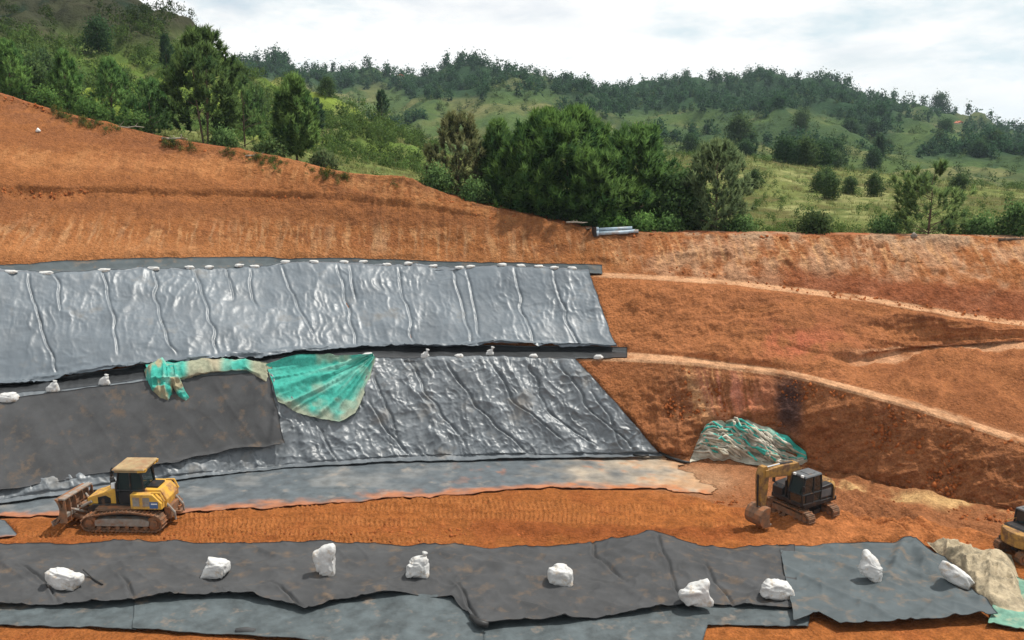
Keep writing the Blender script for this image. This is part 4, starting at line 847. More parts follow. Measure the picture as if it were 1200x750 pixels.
far_tree(158, 56, 0, 0.85, 'right one of two dark round trees on the steep left hill', 'dark round trees on the left hill', lefth, 100)
far_tree(115, 60, 0, 0.80, 'left one of two dark round trees on the steep left hill', 'dark round trees on the left hill', lefth, 100)
far_tree(919, 190, 0, 0.90, 'dark round tree at the top of the sunny grass slope, left of a pair', 'dark round trees above the grass slope', meadow, 150)
far_tree(944, 193, 1, 0.85, 'left tree of the pair beside the dark round tree above the grass slope', 'dark round trees above the grass slope', meadow, 150)
far_tree(959, 194, 0, 0.95, 'right tree of the pair beside the dark round tree above the grass slope', 'dark round trees above the grass slope', meadow, 150)
far_tree(869, 170, 1, 1.7, 'pale olive round tree on the hillside above the sunny grass slope', 'trees on the wooded ridge flank', farh, 230)
far_tree(996, 168, 0, 1.6, 'dark round tree on the brown flank right of the middle of the ridge', 'trees on the wooded ridge flank', farh, 230)
far_tree(1031, 190, 2, 1.1, 'small pointed dark tree below the brown flank on the right', 'trees on the wooded ridge flank', farh, 200)
far_tree(1100, 136, 0, 2.6, 'broad dark dome shaped tree on the right skyline', 'skyline trees', farh, 600)
far_tree(578, 100, 2, 1.6, 'single pointed tree on the skyline right of the dark pine wood', 'skyline trees', farh, 560)
far_tree(615, 104, 0, 1.8, 'round tree on the skyline beside the bald grassy knoll', 'skyline trees', farh, 560)
rs = random.Random(5)
ORD = ['leftmost', 'second from the left', 'third from the left', 'fourth from the left', 'fifth from the left', 'sixth from the left', 'seventh from the left', 'eighth from the left', 'ninth from the left', 'tenth from the left', 'eleventh from the left', 'twelfth from the left', 'thirteenth from the left', 'fourteenth from the left', 'fifteenth from the left', 'sixteenth from the left']
def scatter(n, bx, by, k, smin, smax, what, group, surf, lo, hi):
    P_ = sorted((rs.uniform(*bx), rs.uniform(*by)) for _ in range(n))
    for i, (x, y) in enumerate(P_): far_tree(x, y, k, rs.uniform(smin, smax), f'{what}, {ORD[i]}', group, surf, lo, hi)
scatter(12, (350, 1195), (152, 200), 0, .7, 1.3, 'dark rounded tree in the valley scrub beyond the grassland', 'rounded trees in the valley scrub', farh, 190, 430)
scatter(14, (335, 1195), (150, 205), 1, .7, 1.2, 'olive green tree in the valley scrub beyond the grassland', 'olive trees in the valley scrub', farh, 190, 430)
scatter(10, (380, 1195), (150, 195), 2, .7, 1.2, 'pointed dark pine in the valley scrub beyond the grassland', 'pointed pines in the valley scrub', farh, 200, 430)
scatter(8, (5, 470), (65, 175), 1, .5, .85, 'small bushy tree on the flank of the left hill', 'bushy trees on the left hill', lefth, 90, 200)
scatter(6, (10, 470), (70, 170), 2, .5, .8, 'small pointed pine on the flank of the left hill', 'pointed pines on the left hill', lefth, 90, 200)
scatter(9, (880, 1195), (205, 235), 1, .30, .55, 'low scrub tree in the sunlit grassland behind the right rim', 'low scrub in the grassland', meadow, 90, 190)
# ------------------------------------------------------------------ woods, scrub and grass nobody could count
def merge(name, tmpl, pos, scl, rng, tint=None):
    T, Cc, Nn = tmpl; n = len(pos); a = rng.random(n) * 6.28; ca, sa = np.cos(a), np.sin(a)
    V = T[None].repeat(n, 0); x = V[..., 0] * ca[:, None] - V[..., 1] * sa[:, None]; y = V[..., 0] * sa[:, None] + V[..., 1] * ca[:, None]
    V = np.stack([x * scl[:, None], y * scl[:, None], V[..., 2] * (scl * rng.uniform(.8, 1.25, n))[:, None]], -1) + pos[:, None]
    NN = np.stack([Nn[None, :, 0] * ca[:, None] - Nn[None, :, 1] * sa[:, None], Nn[None, :, 0] * sa[:, None] + Nn[None, :, 1] * ca[:, None], Nn[None, :, 2] + 0 * ca[:, None]], -1)
    k = rng.uniform(.78, 1.2, n)[:, None, None]; C_ = Cc[None] * k * (np.array([1, 1, 1]) if tint is None else tint[:, None])
    return V.reshape(-1, 3), C_.reshape(-1, 3), NN.reshape(-1, 3)
def stuff(name, parts, label, cat, mat='leaf'):
    V = np.concatenate([p[0] for p in parts]); Cc = np.concatenate([p[1] for p in parts]); Nn = np.concatenate([p[2] for p in parts])
    o = obj(name, np_mesh(name, V, np.arange(len(V)).reshape(-1, 3), MAT[mat], Cc, False, Nn)); tag(o, label, cat, None, 'stuff'); return o
def tmpl(seed, H, Wd, kind, nc, per, size, base, tip, prof):
    t, c, _, nr = crown(seed, H, Wd, kind, nc, per, size, base, tip, .0, prof, 0.0, .85); return t.reshape(-1, 3), c, nr
rng = np.random.default_rng(77)
PT = [tmpl(300 + i, 7.5, 5.0 + .5 * i, 'leaf', 22, 6, 1.6, (0.018, 0.052, 0.026), (0.042, 0.092, 0.038), 'tall') for i in range(3)]
BT = [tmpl(310 + i, 3.0, 3.4, 'leaf', 12, 6, .85, (0.040, 0.075, 0.024), (0.085, 0.125, 0.040), 'dome') for i in range(3)]
def sample(p, n, dens, lo, hi):
    i = rng.integers(1, p.shape[0] - 1, n * 8); j = rng.integers(1, p.shape[1] - 1, n * 8); q = p[i, j] + (p[i + 1 - 2 * (rng.random(n * 8) > .5), j] - p[i, j]) * (rng.random(n * 8) * .5)[:, None] + (p[i, j + 1] - p[i, j]) * (rng.random(n * 8) - .5)[:, None]
    px, py = project(q); d = dens(px, py, q) * (q[:, 1] > lo) * (q[:, 1] < hi); k = rng.random(n * 8) < d; q = q[k][:n]; return q
fq = sample(farh, 4300, d_forest, 200, 720); kk = rng.integers(0, 3, len(fq)); sc = rng.uniform(.55, 1.0, len(fq)) * np.interp(fq[:, 1], [200, 400, 700], [.55, .8, 1.0])
stuff('forest', [merge('f', PT[i], fq[kk == i] - np.array([0, 0, .4]), sc[kk == i], rng) for i in range(3)], 'dark green wood covering the far ridge and its gullies', 'forest')
bq = sample(farh, 3600, lambda px, py, q: .25 + .6 * sstep(-.1, .3, fbm(q[:, 0] * .03, q[:, 1] * .03, 3, 402)), 185, 640); kk = rng.integers(0, 3, len(bq)); sc = rng.uniform(.35, 1.0, len(bq)) * np.interp(bq[:, 1], [180, 600], [.7, 1.2])
stuff('scrub', [merge('b', BT[i], bq[kk == i] - np.array([0, 0, .2]), sc[kk == i], rng) for i in range(3)], 'low olive scrub over the valley and the far hillside', 'scrub')
LT = [tmpl(320 + i, 1.6, 1.9, 'leaf', 14, 7, .30, (0.040, 0.085, 0.022), (0.115, 0.165, 0.040), 'dome') for i in range(3)]
lq = sample(lefth, 3000, lambda px, py, q: (.2 + .7 * sstep(-.1, .25, fbm(q[:, 0] * .06, q[:, 1] * .06, 3, 403))) * (px < 520), 84, 230); kk = rng.integers(0, 3, len(lq)); sc = rng.uniform(.35, 1.1, len(lq)) * np.interp(lq[:, 1], [84, 200], [.8, 1.5])
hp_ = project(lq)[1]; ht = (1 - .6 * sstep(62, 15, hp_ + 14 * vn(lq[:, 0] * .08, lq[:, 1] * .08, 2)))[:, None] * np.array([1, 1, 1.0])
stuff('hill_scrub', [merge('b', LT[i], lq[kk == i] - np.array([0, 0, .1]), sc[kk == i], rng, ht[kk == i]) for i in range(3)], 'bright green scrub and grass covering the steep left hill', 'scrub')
mq = sample(meadow, 2000, lambda px, py, q: .12 + .6 * sstep(.0, .35, fbm(q[:, 0] * .08, q[:, 1] * .06, 3, 404)), 63, 190); kk = rng.integers(0, 3, len(mq)); sc = rng.uniform(.22, .62, len(mq)) * np.interp(mq[:, 1], [63, 180], [.8, 1.5])
stuff('meadow_scrub', [merge('b', LT[i], mq[kk == i] - np.array([0, 0, .05]), sc[kk == i], rng) for i in range(3)], 'knee high green herbs among the grass behind the rim', 'scrub')
def tuft(seed):
    r = np.random.default_rng(seed); n = 7; c = r.normal(size=(n, 3)) * np.array([.16, .16, 0]); d = r.normal(size=(n, 3)) * np.array([.45, .45, 0]) + np.array([0, 0, 1.0])
    t = needles(c, d, r.uniform(.35, .7, n), r.uniform(.05, .12, n), r); k = r.random(n)[:, None]
    return t.reshape(-1, 3), np.repeat(np.array([.13, .16, .045]) * (1 - k) + np.array([.27, .26, .11]) * k, 3, 0), np.array([0, -.25, .97]) + r.normal(size=(3 * n, 3)) * .2
gq = sample(meadow, 15000, lambda px, py, q: .35 + .6 * sstep(-.3, .2, fbm(q[:, 0] * .1, q[:, 1] * .1, 3, 405)), 60, 190); kk = rng.integers(0, 3, len(gq))
GT = [tuft(340 + i) for i in range(3)]; sc = rng.uniform(.3, .8, len(gq)) * np.interp(gq[:, 1], [60, 180], [.7, 1.7])
stuff('grass', [merge('g', GT[i], gq[kk == i] - np.array([0, 0, .03]), sc[kk == i], rng) for i in range(3)], 'pale tufted grass in the grassland behind the pit rim', 'grass')
# weeds, twigs and turned up roots along the left rim
wv = []; n = 420
wx_ = rng.uniform(60, 470, n); wy_ = np.interp(wx_, [0, 90, 150, 200, 280, 340, 400, 470], [108, 139, 155, 167, 181, 193, 208, 213]) + np.abs(rng.normal(size=n)) * 5.0
wp = S(wx_, wy_); kk = rng.integers(0, 3, n); wsc = rng.uniform(.10, .34, n) * sstep(-.25, .25, vn(wx_ / 22, wx_ * 0, 6))
stuff('rim_weeds', [merge('w', LT[i], wp[kk == i], wsc[kk == i], rng, np.stack([rng.uniform(.8, 1.8, (kk == i).sum()), rng.uniform(.7, 1.1, (kk == i).sum()), rng.uniform(.7, 1.2, (kk == i).sum())], -1)) for i in range(3)], 'weeds and uprooted brush along the left rim of the cut', 'weeds')

# ------------------------------------------------------------------ machines
def track_path(L, Hh, front_low=0.0, n=64):
    """closed crawler outline in x,z with round ends"""
    r = Hh / 2; pts = []
    for k in range(n):
        u = k / n * (2 * L + 2 * math.pi * r)
        if u < L: x, z, t = -L / 2 + u, 0.0, 0.0
        elif u < L + math.pi * r: a = (u - L) / r; x, z, t = L / 2 + r * math.sin(a), r - r * math.cos(a), a
        elif u < 2 * L + math.pi * r: x, z, t = L / 2 - (u - L - math.pi * r), 2 * r, math.pi
        else: a = (u - 2 * L - math.pi * r) / r; x, z, t = -L / 2 - r * math.sin(a), r + r * math.cos(a), math.pi + a
        pts.append([x, z])
    return pts
def crawler(root, y, Lf, Hh, w, M, nsh=44, humped=False, mshoe='steel', mframe='greysteel', side=-1):
    path = track_path(Lf, Hh, n=nsh)
    if humped:
        for p in path:
            if p[1] > Hh * .5: p[1] += 0.20 * math.exp(-((p[0] + .15) / 1.15) ** 2) - 0.10 * sstep_f(0.9, 2.0, p[0])
    mb = MB(); mb.M = M; n = len(path)
    for k in range(n):
        a = Vector((path[k][0], 0, path[k][1])); b = Vector((path[(k + 1) % n][0], 0, path[(k + 1) % n][1])); t = (b - a).normalized(); nn = Vector((t.z, 0, -t.x))
        th = .05; c0 = a + t * .012; c1 = b - t * .012
        vs = []
        for yy in (y - w / 2, y + w / 2):
            for q, hgt in ((c0, .0), (c1, .0), (c1, th), (c1 - t * .05, th), (c1 - t * .05, th + .055), (c1 - t * .08, th + .055), (c1 - t * .08, th), (c0, th)):
                pnt = q + nn * (hgt - th); vs.append((pnt.x, yy, pnt.z))
        fs = [tuple(range(8))[::-1], tuple(range(8, 16))] + [(i, (i + 1) % 8, 8 + (i + 1) % 8, 8 + i) for i in range(8)]
        mb.add(vs, fs)
    tr = mb.build('track', MAT[mshoe], root)
    mb = MB(); mb.M = M                                                   # link plates just inside the shoes
    inner = [(p[0] * .965, Hh / 2 + (p[1] - Hh / 2) * .86) for p in path]; inner2 = [(p[0] * .90, Hh / 2 + (p[1] - Hh / 2) * .70) for p in path]
    for yy in (y - w * .16, y + w * .16):
        vs = [(p[0], yy - .03, p[1]) for p in inner] + [(p[0], yy - .03, p[1]) for p in inner2] + [(p[0], yy + .03, p[1]) for p in inner] + [(p[0], yy + .03, p[1]) for p in inner2]
        fs = []
        for k in range(n):
            j = (k + 1) % n; fs += [(k, j, n + j, n + k), (2 * n + k, 3 * n + k, 3 * n + j, 2 * n + j), (k, 2 * n + k, 2 * n + j, j), (n + k, n + j, 3 * n + j, 3 * n + k)]
        mb.add(vs, fs)
    mb.build('track_chain', MAT['steel'], tr)
    mb = MB(); mb.M = M; mb.prism([(-Lf * .42, Hh * .30), (Lf * .42, Hh * .30), (Lf * .42, Hh * .66), (Lf * .30, Hh * .74), (-Lf * .32, Hh * .74), (-Lf * .42, Hh * .62)], y - w * .38, y + w * .38); mb.build('track_frame', MAT[mframe], tr, bevel=.02)
    for x, nm, rr in ((-Lf / 2, 'sprocket', Hh * .40), (Lf / 2, 'idler', Hh * .40)):
        mb = MB(); mb.M = M
        mb.tube([(x, y - w * .30, Hh / 2), (x, y + w * .30, Hh / 2)], rr, 20); mb.tube([(x, y - w * .44, Hh / 2), (x, y + w * .44, Hh / 2)], rr * .55, 16)
        if nm == 'sprocket':
            for k in range(12): a = k * math.pi / 6; mb.box((x + math.cos(a) * rr, y, Hh / 2 + math.sin(a) * rr), (.10, w * .2, .10), Matrix.Rotation(-a, 3, 'Y'))
        mb.build(nm, MAT['steel'], tr)
    for k in range(6):
        x = -Lf * .36 + Lf * .72 * k / 5; mb = MB(); mb.M = M; mb.tube([(x, y - w * .36, Hh * .20), (x, y + w * .36, Hh * .20)], Hh * .13, 12); mb.build('roller', MAT['steel'], tr)
    return tr
def sstep_f(a, b, x):
    t = max(0.0, min(1.0, (x - a) / (b - a))); return t * t * (3 - 2 * t)

# ---- bulldozer: local +x is forward
gp = G1(151, 622); DZ = empty('bulldozer', (gp.x - 0.1, gp.y + 0.85, gp.z - 0.03), math.radians(180 - 2)); DZ.scale = (.92, .92, .92)
tag(DZ, 'yellow crawler bulldozer with raised muddy blade, driving left on the orange soil', 'bulldozer')
I4 = Matrix.Identity(4); Y_, K_, ST, GS, GL = MAT['yellow'], MAT['black'], MAT['steel'], MAT['greysteel'], MAT['glass']
for y in (1.08, -1.08): crawler(DZ, y, 3.25, 0.86, 0.62, I4, 46, humped=True)
mb = MB(); mb.prism([(-1.75, .55), (1.9, .55), (1.95, .95), (1.7, 1.15), (-1.75, 1.2)], -.74, .74); mb.build('chassis', K_, DZ, bevel=.02)
mb = MB(); mb.prism([(.45, 1.12), (1.98, 1.02), (2.02, 1.42), (1.85, 1.50), (.45, 1.98)], -.58, .58, .04); hood = mb.build('hood', Y_, DZ, bevel=.03)
for s in (-1, 1):
    mb = MB(); mb.prism([(.80, 1.18), (1.45, 1.15), (1.45, 1.48), (1.05, 1.58), (.80, 1.45)], s * .585, s * .60); mb.build('side_grille', K_, hood)
mb = MB()
for k in range(5): mb.box((2.03, 0, 1.12 + .07 * k), (.03, .96, .035))
mb.build('radiator_grille', K_, hood)
mb = MB(); mb.tube([(1.05, -.25, 1.70), (1.05, -.25, 2.45), (1.05, -.25, 2.62), (.98, -.25, 2.74)], [.075, .075, .06, .06], 10); mb.tube([(1.05, -.25, 1.75), (1.05, -.25, 2.3)], .11, 10); mb.build('exhaust_pipe', K_, DZ, True)
mb = MB(); mb.tube([(.72, .35, 1.85), (.72, .35, 2.15)], .07, 10); mb.tube([(.72, .35, 2.15), (.72, .35, 2.33)], .13, 12); mb.build('air_cleaner', K_, DZ)
mb = MB(); mb.box((.62, .50, 2.10), (.20, .26, .28)); lb = mb.build('work_light', MAT['white'], DZ, bevel=.02)
mb = MB(); mb.box((.725, .50, 2.11), (.02, .18, .18)); mb.build('lens', GL, lb)
# cab
cabp = [(-.95, 1.15), (.42, 1.15), (.48, 1.95), (.28, 2.86), (-.88, 2.86), (-.98, 1.95)]
mb = MB(); mb.prism([(-.90, 1.17), (.36, 1.17), (.41, 1.95), (.22, 2.84), (-.83, 2.84), (-.92, 1.95)], -.66, .66); cab = mb.build('cab', GL, DZ)
for s in (-1, 1):
    for (a, b) in (((.44, 1.2), (.44, 1.95)), ((.44, 1.95), (.25, 2.88)), ((-.95, 1.95), (-.86, 2.88)), ((-.95, 1.2), (-.95, 1.95)), ((-.30, 1.2), (-.30, 2.88)), ((-.95, 1.9), (.44, 1.9))):
        d = Vector((b[0] - a[0], 0, b[1] - a[1])); mb = MB(); mb.tube([(a[0], s * .68, a[1]), (b[0], s * .68, b[1])], .05, 6); mb.build('pillar', K_, cab)
    mb = MB(); mb.box((.02, s * .70, 1.52), (.55, .04, .62)); dr = mb.build('door_panel', K_, cab, bevel=.01)
    mb = MB(); mb.tube([(.22, s * .74, 1.75), (.22, s * .74, 2.25)], .02, 6); mb.build('handrail', K_, cab)
mb = MB(); mb.tube([(.62, -.72, 2.35), (.62, -.78, 2.35)], .10, 10); mb.tube([(.42, -.70, 2.5), (.62, -.74, 2.38)], .018, 5); mb.build('mirror', K_, cab)
mb = MB(); mb.box((-.32, 0, 2.95), (1.50, 1.62, .16), top=(.94, .92)); mb.box((-.32, 0, 3.05), (1.66, 1.80, .09), top=(.93, .93)); roof = mb.build('cab_roof', MAT['roof'], DZ, bevel=.03)
for s in (-1, 1):
    mb = MB(); mb.box((-1.04, s * .55, 2.96), (.14, .22, .16)); mb.build('roof_lamp', Y_, roof)
    mb = MB(); mb.box((.40, s * .55, 2.94), (.10, .20, .12)); mb.build('roof_lamp', Y_, roof)
    mb = MB(); mb.prism([(-.75, 2.86), (-1.16, 2.90), (-1.20, 3.06), (-.75, 3.0)], s * .80, s * .66); mb.build('roof_bracket', Y_, roof)
# side tanks and rear
for s in (-1, 1):
    mb = MB(); mb.prism([(-.42, 1.08), (-.42, 1.86), (-1.55, 1.86), (-1.98, 1.40), (-1.98, 1.08)], s * .70, s * 1.12, .02); tk = mb.build('side_panel', Y_, DZ, bevel=.03)
    for x in (-.72, -1.22):
        mb = MB(); mb.box((x, s * 1.125, 1.48), (.34, .02, .46)); mb.build('vent', GS, tk)
    mb = MB(); mb.box((-1.60, s * 1.126, 1.32), (.42, .012, .34)); mb.build('decal', MAT['decal'], tk)
    mb = MB(); mb.box((-1.62, s * 1.134, 1.38), (.30, .006, .06)); mb.build('decal_lettering', MAT['white'], tk)
    mb = MB(); mb.tube([(-1.45, s * .92, 1.88), (-1.85, s * .92, 1.90), (-2.05, s * .92, 1.45)], .06, 7); mb.build('grab_bar', Y_, DZ)
    mb = MB(); mb.prism([(-.42, 1.0), (1.35, .98), (1.35, 1.10), (-.42, 1.12)], s * .74, s * 1.14); mb.build('fender', ST, DZ)
mb = MB(); mb.prism([(-.98, 1.10), (-2.02, 1.02), (-2.10, 1.45), (-1.82, 1.95), (-.98, 1.98)], -.68, .68, .03); fr = mb.build('fuel_tank', Y_, DZ, bevel=.03)
mb = MB(); mb.box((-1.30, 0, 2.0), (.55, .9, .10)); mb.build('tank_cover', K_, fr)
mb = MB(); mb.box((-2.05, 0, .72), (.30, 1.3, .62)); mb.box((-2.32, 0, .55), (.42, .32, .16)); mb.tube([(-2.40, 0, .40), (-2.40, 0, .85)], .06, 8); mb.build('drawbar', ST, DZ, bevel=.02)
for s in (-1, 1):
    mb = MB(); mb.tube([(-2.0, s * .55, 1.2), (-2.38, s * .55, .75), (-2.42, s * .55, .35)], [.07, .06, .05], 7); mb.build('ripper_arm', GS, DZ)
# blade: curved mould board, rib plates on the back, cutting edge
bl = MB(); prof = []
for k in range(9):
    u = k / 8; z = .12 + 1.18 * u; x = 3.02 + .30 * (4 * (u - .5) ** 2) * .9 + .10 * u; prof.append((x, z))
poly = [(x + .05, z) for x, z in prof] + [(x - .07, z) for x, z in prof[::-1]]
RB = Matrix.Translation((3.0, 0, .30)) @ Matrix.Rotation(math.radians(4), 4, 'Z') @ Matrix.Rotation(math.radians(-7), 4, 'Y') @ Matrix.Rotation(math.radians(8), 4, 'X') @ Matrix.Translation((-3.0, 0, -.14))
bl.M = RB; bl.prism(poly, -1.72, 1.72); blade = bl.build('blade', ST, DZ)
mb = MB(); mb.M = RB; mb.box((3.40, 0, .08), (.06, 3.44, .26), Matrix.Rotation(.45, 3, 'Y')); mb.build('cutting_edge', GS, blade)
for y in (-1.7, -1.15, -.45, .45, 1.15, 1.7):
    mb = MB(); mb.M = RB; mb.prism([(2.70, .18), (3.05, .16), (2.98, 1.26), (2.90, 1.26), (2.78, .7)], y - .03, y + .03); mb.build('rib', ST, blade)
mb = MB(); mb.M = RB; mb.box((3.08, 0, 1.33), (.30, 3.46, .07)); mb.box((2.86, 0, .52), (.16, 3.3, .20)); mb.build('top_rail', GS, blade)
for s in (-1, 1):
    mb = MB(); mb.tube([(.5, s * .86, .48), (2.0, s * .82, .46), (2.80, s * .55, .50)], [.13, .12, .12], 8); mb.build('push_arm', ST, DZ)
    mb = MB(); mb.tube([(1.75, s * .62, 1.28), (2.30, s * .60, .98)], .075, 10); cy = mb.build('lift_cylinder', GS, DZ); mb = MB(); mb.tube([(2.30, s * .60, .98), (2.84, s * .58, .66)], .04, 8); mb.build('rod', MAT['chrome'], cy)
    mb = MB(); mb.tube([(2.05, s * .30, .55), (2.85, s * .95, 1.05)], .06, 8); mb.build('tilt_link', GS, DZ)
mb = MB(); mb.box((2.45, 0, .58), (.5, .9, .36), top=(.7, .8)); mb.box((2.45, .1, .86), (.30, .5, .22)); mb.tube([(2.2, .3, .8), (2.5, .35, 1.1), (2.8, .2, .95)], .035, 6); mb.tube([(2.15, -.3, .85), (2.5, -.38, 1.12), (2.82, -.2, .9)], .035, 6); mb.build('blade_mount', ST, DZ, bevel=.02)

# ---- excavators: house and digging arm turn apart from the crawlers
def rzm(a): return Matrix.Rotation(a, 4, 'Z')
def plate_arm(mb, pts, hs, y0, y1):
    """box section beam along points in x,z with given depths"""
    up, dn = [], []
    for i, p in enumerate(pts):
        a = Vector(pts[max(i - 1, 0)]); b = Vector(pts[min(i + 1, len(pts) - 1)]); t = (b - a).normalized(); n = Vector((-t.y, t.x)); q = Vector(p)
        up.append(q + n * hs[i] / 2); dn.append(q - n * hs[i] / 2)
    n = len(pts); vs = [(p.x, y, p.y) for y in (y0, y1) for p in up + dn]; o = 2 * n; fs = []
    for i in range(n - 1):
        fs += [(i, i + 1, n + i + 1, n + i), (o + i, o + n + i, o + n + i + 1, o + i + 1), (i, o + i, o + i + 1, i + 1), (n + i, n + i + 1, o + n + i + 1, o + n + i)]
    fs += [(0, n, o + n, o), (n - 1, o + n - 1, o + 2 * n - 1, 2 * n - 1)]
    mb.add(vs, fs)
def excavator(name, label, loc, yaw_track, yaw_house, arm, paint='cyellow', size=.86):
    E = empty(name, loc, 0); E.scale = (size,) * 3; tag(E, label, 'excavator'); CY = MAT[paint]
    MT, MH = rzm(yaw_track), rzm(yaw_house)
    for y in (.98, -.98): crawler(E, y, 2.55, 0.74, 0.52, MT, 38, mframe='steel')
    mb = MB(); mb.M = MT; mb.box((0, 0, .52), (1.5, 1.5, .34)); mb.box((0, 0, .52), (2.2, .5, .24)); mb.M = MH; mb.tube([(0, 0, .62), (0, 0, .92)], .55, 20); mb.build('carriage', MAT['black'], E)
    mb = MB(); mb.M = MH; mb.prism([(1.15, .92), (1.15, 1.14), (-1.45, 1.14), (-1.45, .92)], -1.18, 1.18, .01); deck = mb.build('deck', MAT['black'], E, bevel=.02)
    # counterweight with rounded back
    mb = MB(); n = 9; vs = []
    ring = [(-1.15, -1.2)] + [(-1.25 - .62 * math.sin(math.pi * k / (n - 1)) ** .6, -1.2 + 2.4 * k / (n - 1)) for k in range(n)] + [(-1.15, 1.2)]
    m = len(ring)
    for z, s in ((.98, .96), (1.06, 1.0), (1.72, 1.0), (1.84, .94)): vs += [(-1.15 + (x + 1.15) * s, y * s, z) for x, y in ring]
    fs = [(r * m + k, r * m + (k + 1) % m, (r + 1) * m + (k + 1) % m, (r + 1) * m + k) for r in range(3) for k in range(m)] + [tuple(range(m))[::-1], tuple(3 * m + k for k in range(m))]
    mb.M = MH; mb.add(vs, fs); mb.build('counterweight', CY, E, bevel=.02)
    mb = MB(); mb.M = MH; mb.prism([(-1.2, 1.15), (.05, 1.15), (.05, 1.88), (-1.05, 1.95), (-1.2, 1.80)], -1.14, 1.14, .03); hd = mb.build('engine_cover', MAT['black'], E, bevel=.03)
    mb = MB(); mb.M = MH; mb.tube([(-.75, -.45, 1.9), (-.75, -.45, 2.35)], .07, 9); mb.build('exhaust_pipe', MAT['black'], hd)
    for s in (-1, 1):
        mb = MB(); mb.M = MH; mb.box((-.55, s * 1.145, 1.5), (.85, .02, .42)); mb.build('side_vent', MAT['darkroof'], hd)
        mb = MB(); mb.M = MH; mb.tube([(-1.1, s * 1.0, 1.9), (-1.1, s * 1.0, 2.15), (-.2, s * 1.0, 2.15), (-.2, s * 1.0, 1.9)], .022, 6); mb.build('guard_rail', CY, hd)
    mb = MB(); mb.M = MH; mb.prism([(.05, 1.15), (1.12, 1.15), (1.12, 1.55), (.9, 1.72), (.05, 1.78)], -1.16, -.42, .03); mb.build('tool_box', MAT['black'], E, bevel=.02)
    # cab on the operator side (+y)
    mb = MB(); mb.M = MH; mb.prism([(-.10, 1.16), (1.28, 1.16), (1.38, 1.72), (1.16, 2.62), (-.05, 2.66), (-.14, 1.9)], .26, 1.16, .02); cb = mb.build('cab', MAT['glass'], E)
    for y in (.25, 1.17):
        for a, b in (((1.30, 1.16), (1.40, 1.72)), ((1.40, 1.72), (1.18, 2.64)), ((-.12, 1.16), (-.15, 1.9)), ((-.15, 1.9), (-.06, 2.66)), ((.52, 1.16), (.50, 2.66)), ((-.12, 1.72), (1.38, 1.72)), ((-.1, 1.18), (1.3, 1.18))):
            mb = MB(); mb.M = MH; mb.tube([(a[0], y, a[1]), (b[0], y, b[1])], .045, 6); mb.build('pillar', MAT['black'], cb)
    for z in (1.18, 1.72):
        mb = MB(); mb.M = MH; mb.tube([(1.36 if z > 1.5 else 1.29, .25, z), (1.36 if z > 1.5 else 1.29, 1.17, z)], .04, 6); mb.build('crossbar', MAT['black'], cb)
    mb = MB(); mb.M = MH; mb.box((.55, .71, 2.71), (1.34, 1.02, .10), top=(.93, .90)); rf = mb.build('cab_roof', MAT['darkroof'], cb, bevel=.03)
    mb = MB(); mb.M = MH; mb.box((.50, .71, 2.775), (.55, .55, .03)); mb.build('roof_hatch', MAT['darkroof'], rf, bevel=.01)
    for yl in (.45, .98):
        mb = MB(); mb.M = MH; mb.box((1.22, yl, 2.74), (.10, .16, .11)); mb.build('work_light', MAT['white'], rf)
    mb = MB(); mb.M = MH; mb.box((.75, 1.19, 1.45), (.62, .02, .40)); mb.build('door_panel', MAT['black'], cb)
    mb = MB(); mb.M = MH; mb.tube([(1.3, 1.2, 2.2), (1.5, 1.36, 2.3)], .018, 5); mb.box((1.52, 1.38, 2.2), (.05, .18, .30)); mb.build('mirror', MAT['black'], cb)
    mb = MB(); mb.M = MH; mb.box((1.32, -.9, 2.0), (.05, .18, .30)); mb.tube([(1.0, -.9, 1.6), (1.3, -.9, 1.95)], .018, 5); mb.build('mirror', MAT['black'], E)
    # arm: boom foot - elbow - tip - stick end, in house x,z
    bf, el, tp, se, bk = arm
    mb = MB(); mb.M = MH; plate_arm(mb, [bf, ((bf[0] + el[0]) / 2 - .06, (bf[1] + el[1]) / 2 + .05), el, ((el[0] + tp[0]) / 2, (el[1] + tp[1]) / 2 + .03), tp], [.42, .64, .76, .62, .40], -.27, .21); bm_ = mb.build('boom', CY, E, bevel=.02)
    for y in (-.27, .20):
        m_ = (bf[0] + (el[0] - bf[0]) * .55, bf[1] + (el[1] - bf[1]) * .45)
        mb = MB(); mb.M = MH; mb.tube([(bf[0] + .42, y, bf[1] - .18), (m_[0] + .30, y, m_[1] + .1)], .075, 9); c_ = mb.build('boom_cylinder', MAT['black'], bm_); mb = MB(); mb.M = MH; mb.tube([(m_[0] + .30, y, m_[1] + .1), (el[0] + .06, y, el[1] - .10)], .04, 8); mb.build('rod', MAT['chrome'], c_)
    mb = MB(); mb.M = MH; q = (tp[0] - (tp[0] - el[0]) * .1, tp[1] + .34); r_ = (el[0] + (tp[0] - el[0]) * .45, el[1] + .36 + (tp[1] - el[1]) * .45); mb.tube([(el[0] + .1, -.03, el[1] + .33), (r_[0], -.03, r_[1])], .08, 9); c_ = mb.build('stick_cylinder', MAT['black'], bm_); mb = MB(); mb.M = MH; mb.tube([(r_[0], -.03, r_[1]), (q[0] + .15, -.03, q[1] - .05)], .045, 8); mb.build('rod', MAT['chrome'], c_)
    mb = MB(); mb.M = MH; d = Vector((se[0] - tp[0], se[1] - tp[1])).normalized(); up_ = (tp[0] - d.x * .42, tp[1] - d.y * .42); plate_arm(mb, [up_, tp, ((tp[0] + se[0]) / 2, (tp[1] + se[1]) / 2), se], [.30, .66, .56, .34], -.22, .16); sk_ = mb.build('stick', CY, E, bevel=.02)
    mb = MB(); mb.M = MH; nn = Vector((-d.y, d.x)); nn = nn if nn.x > 0 else -nn
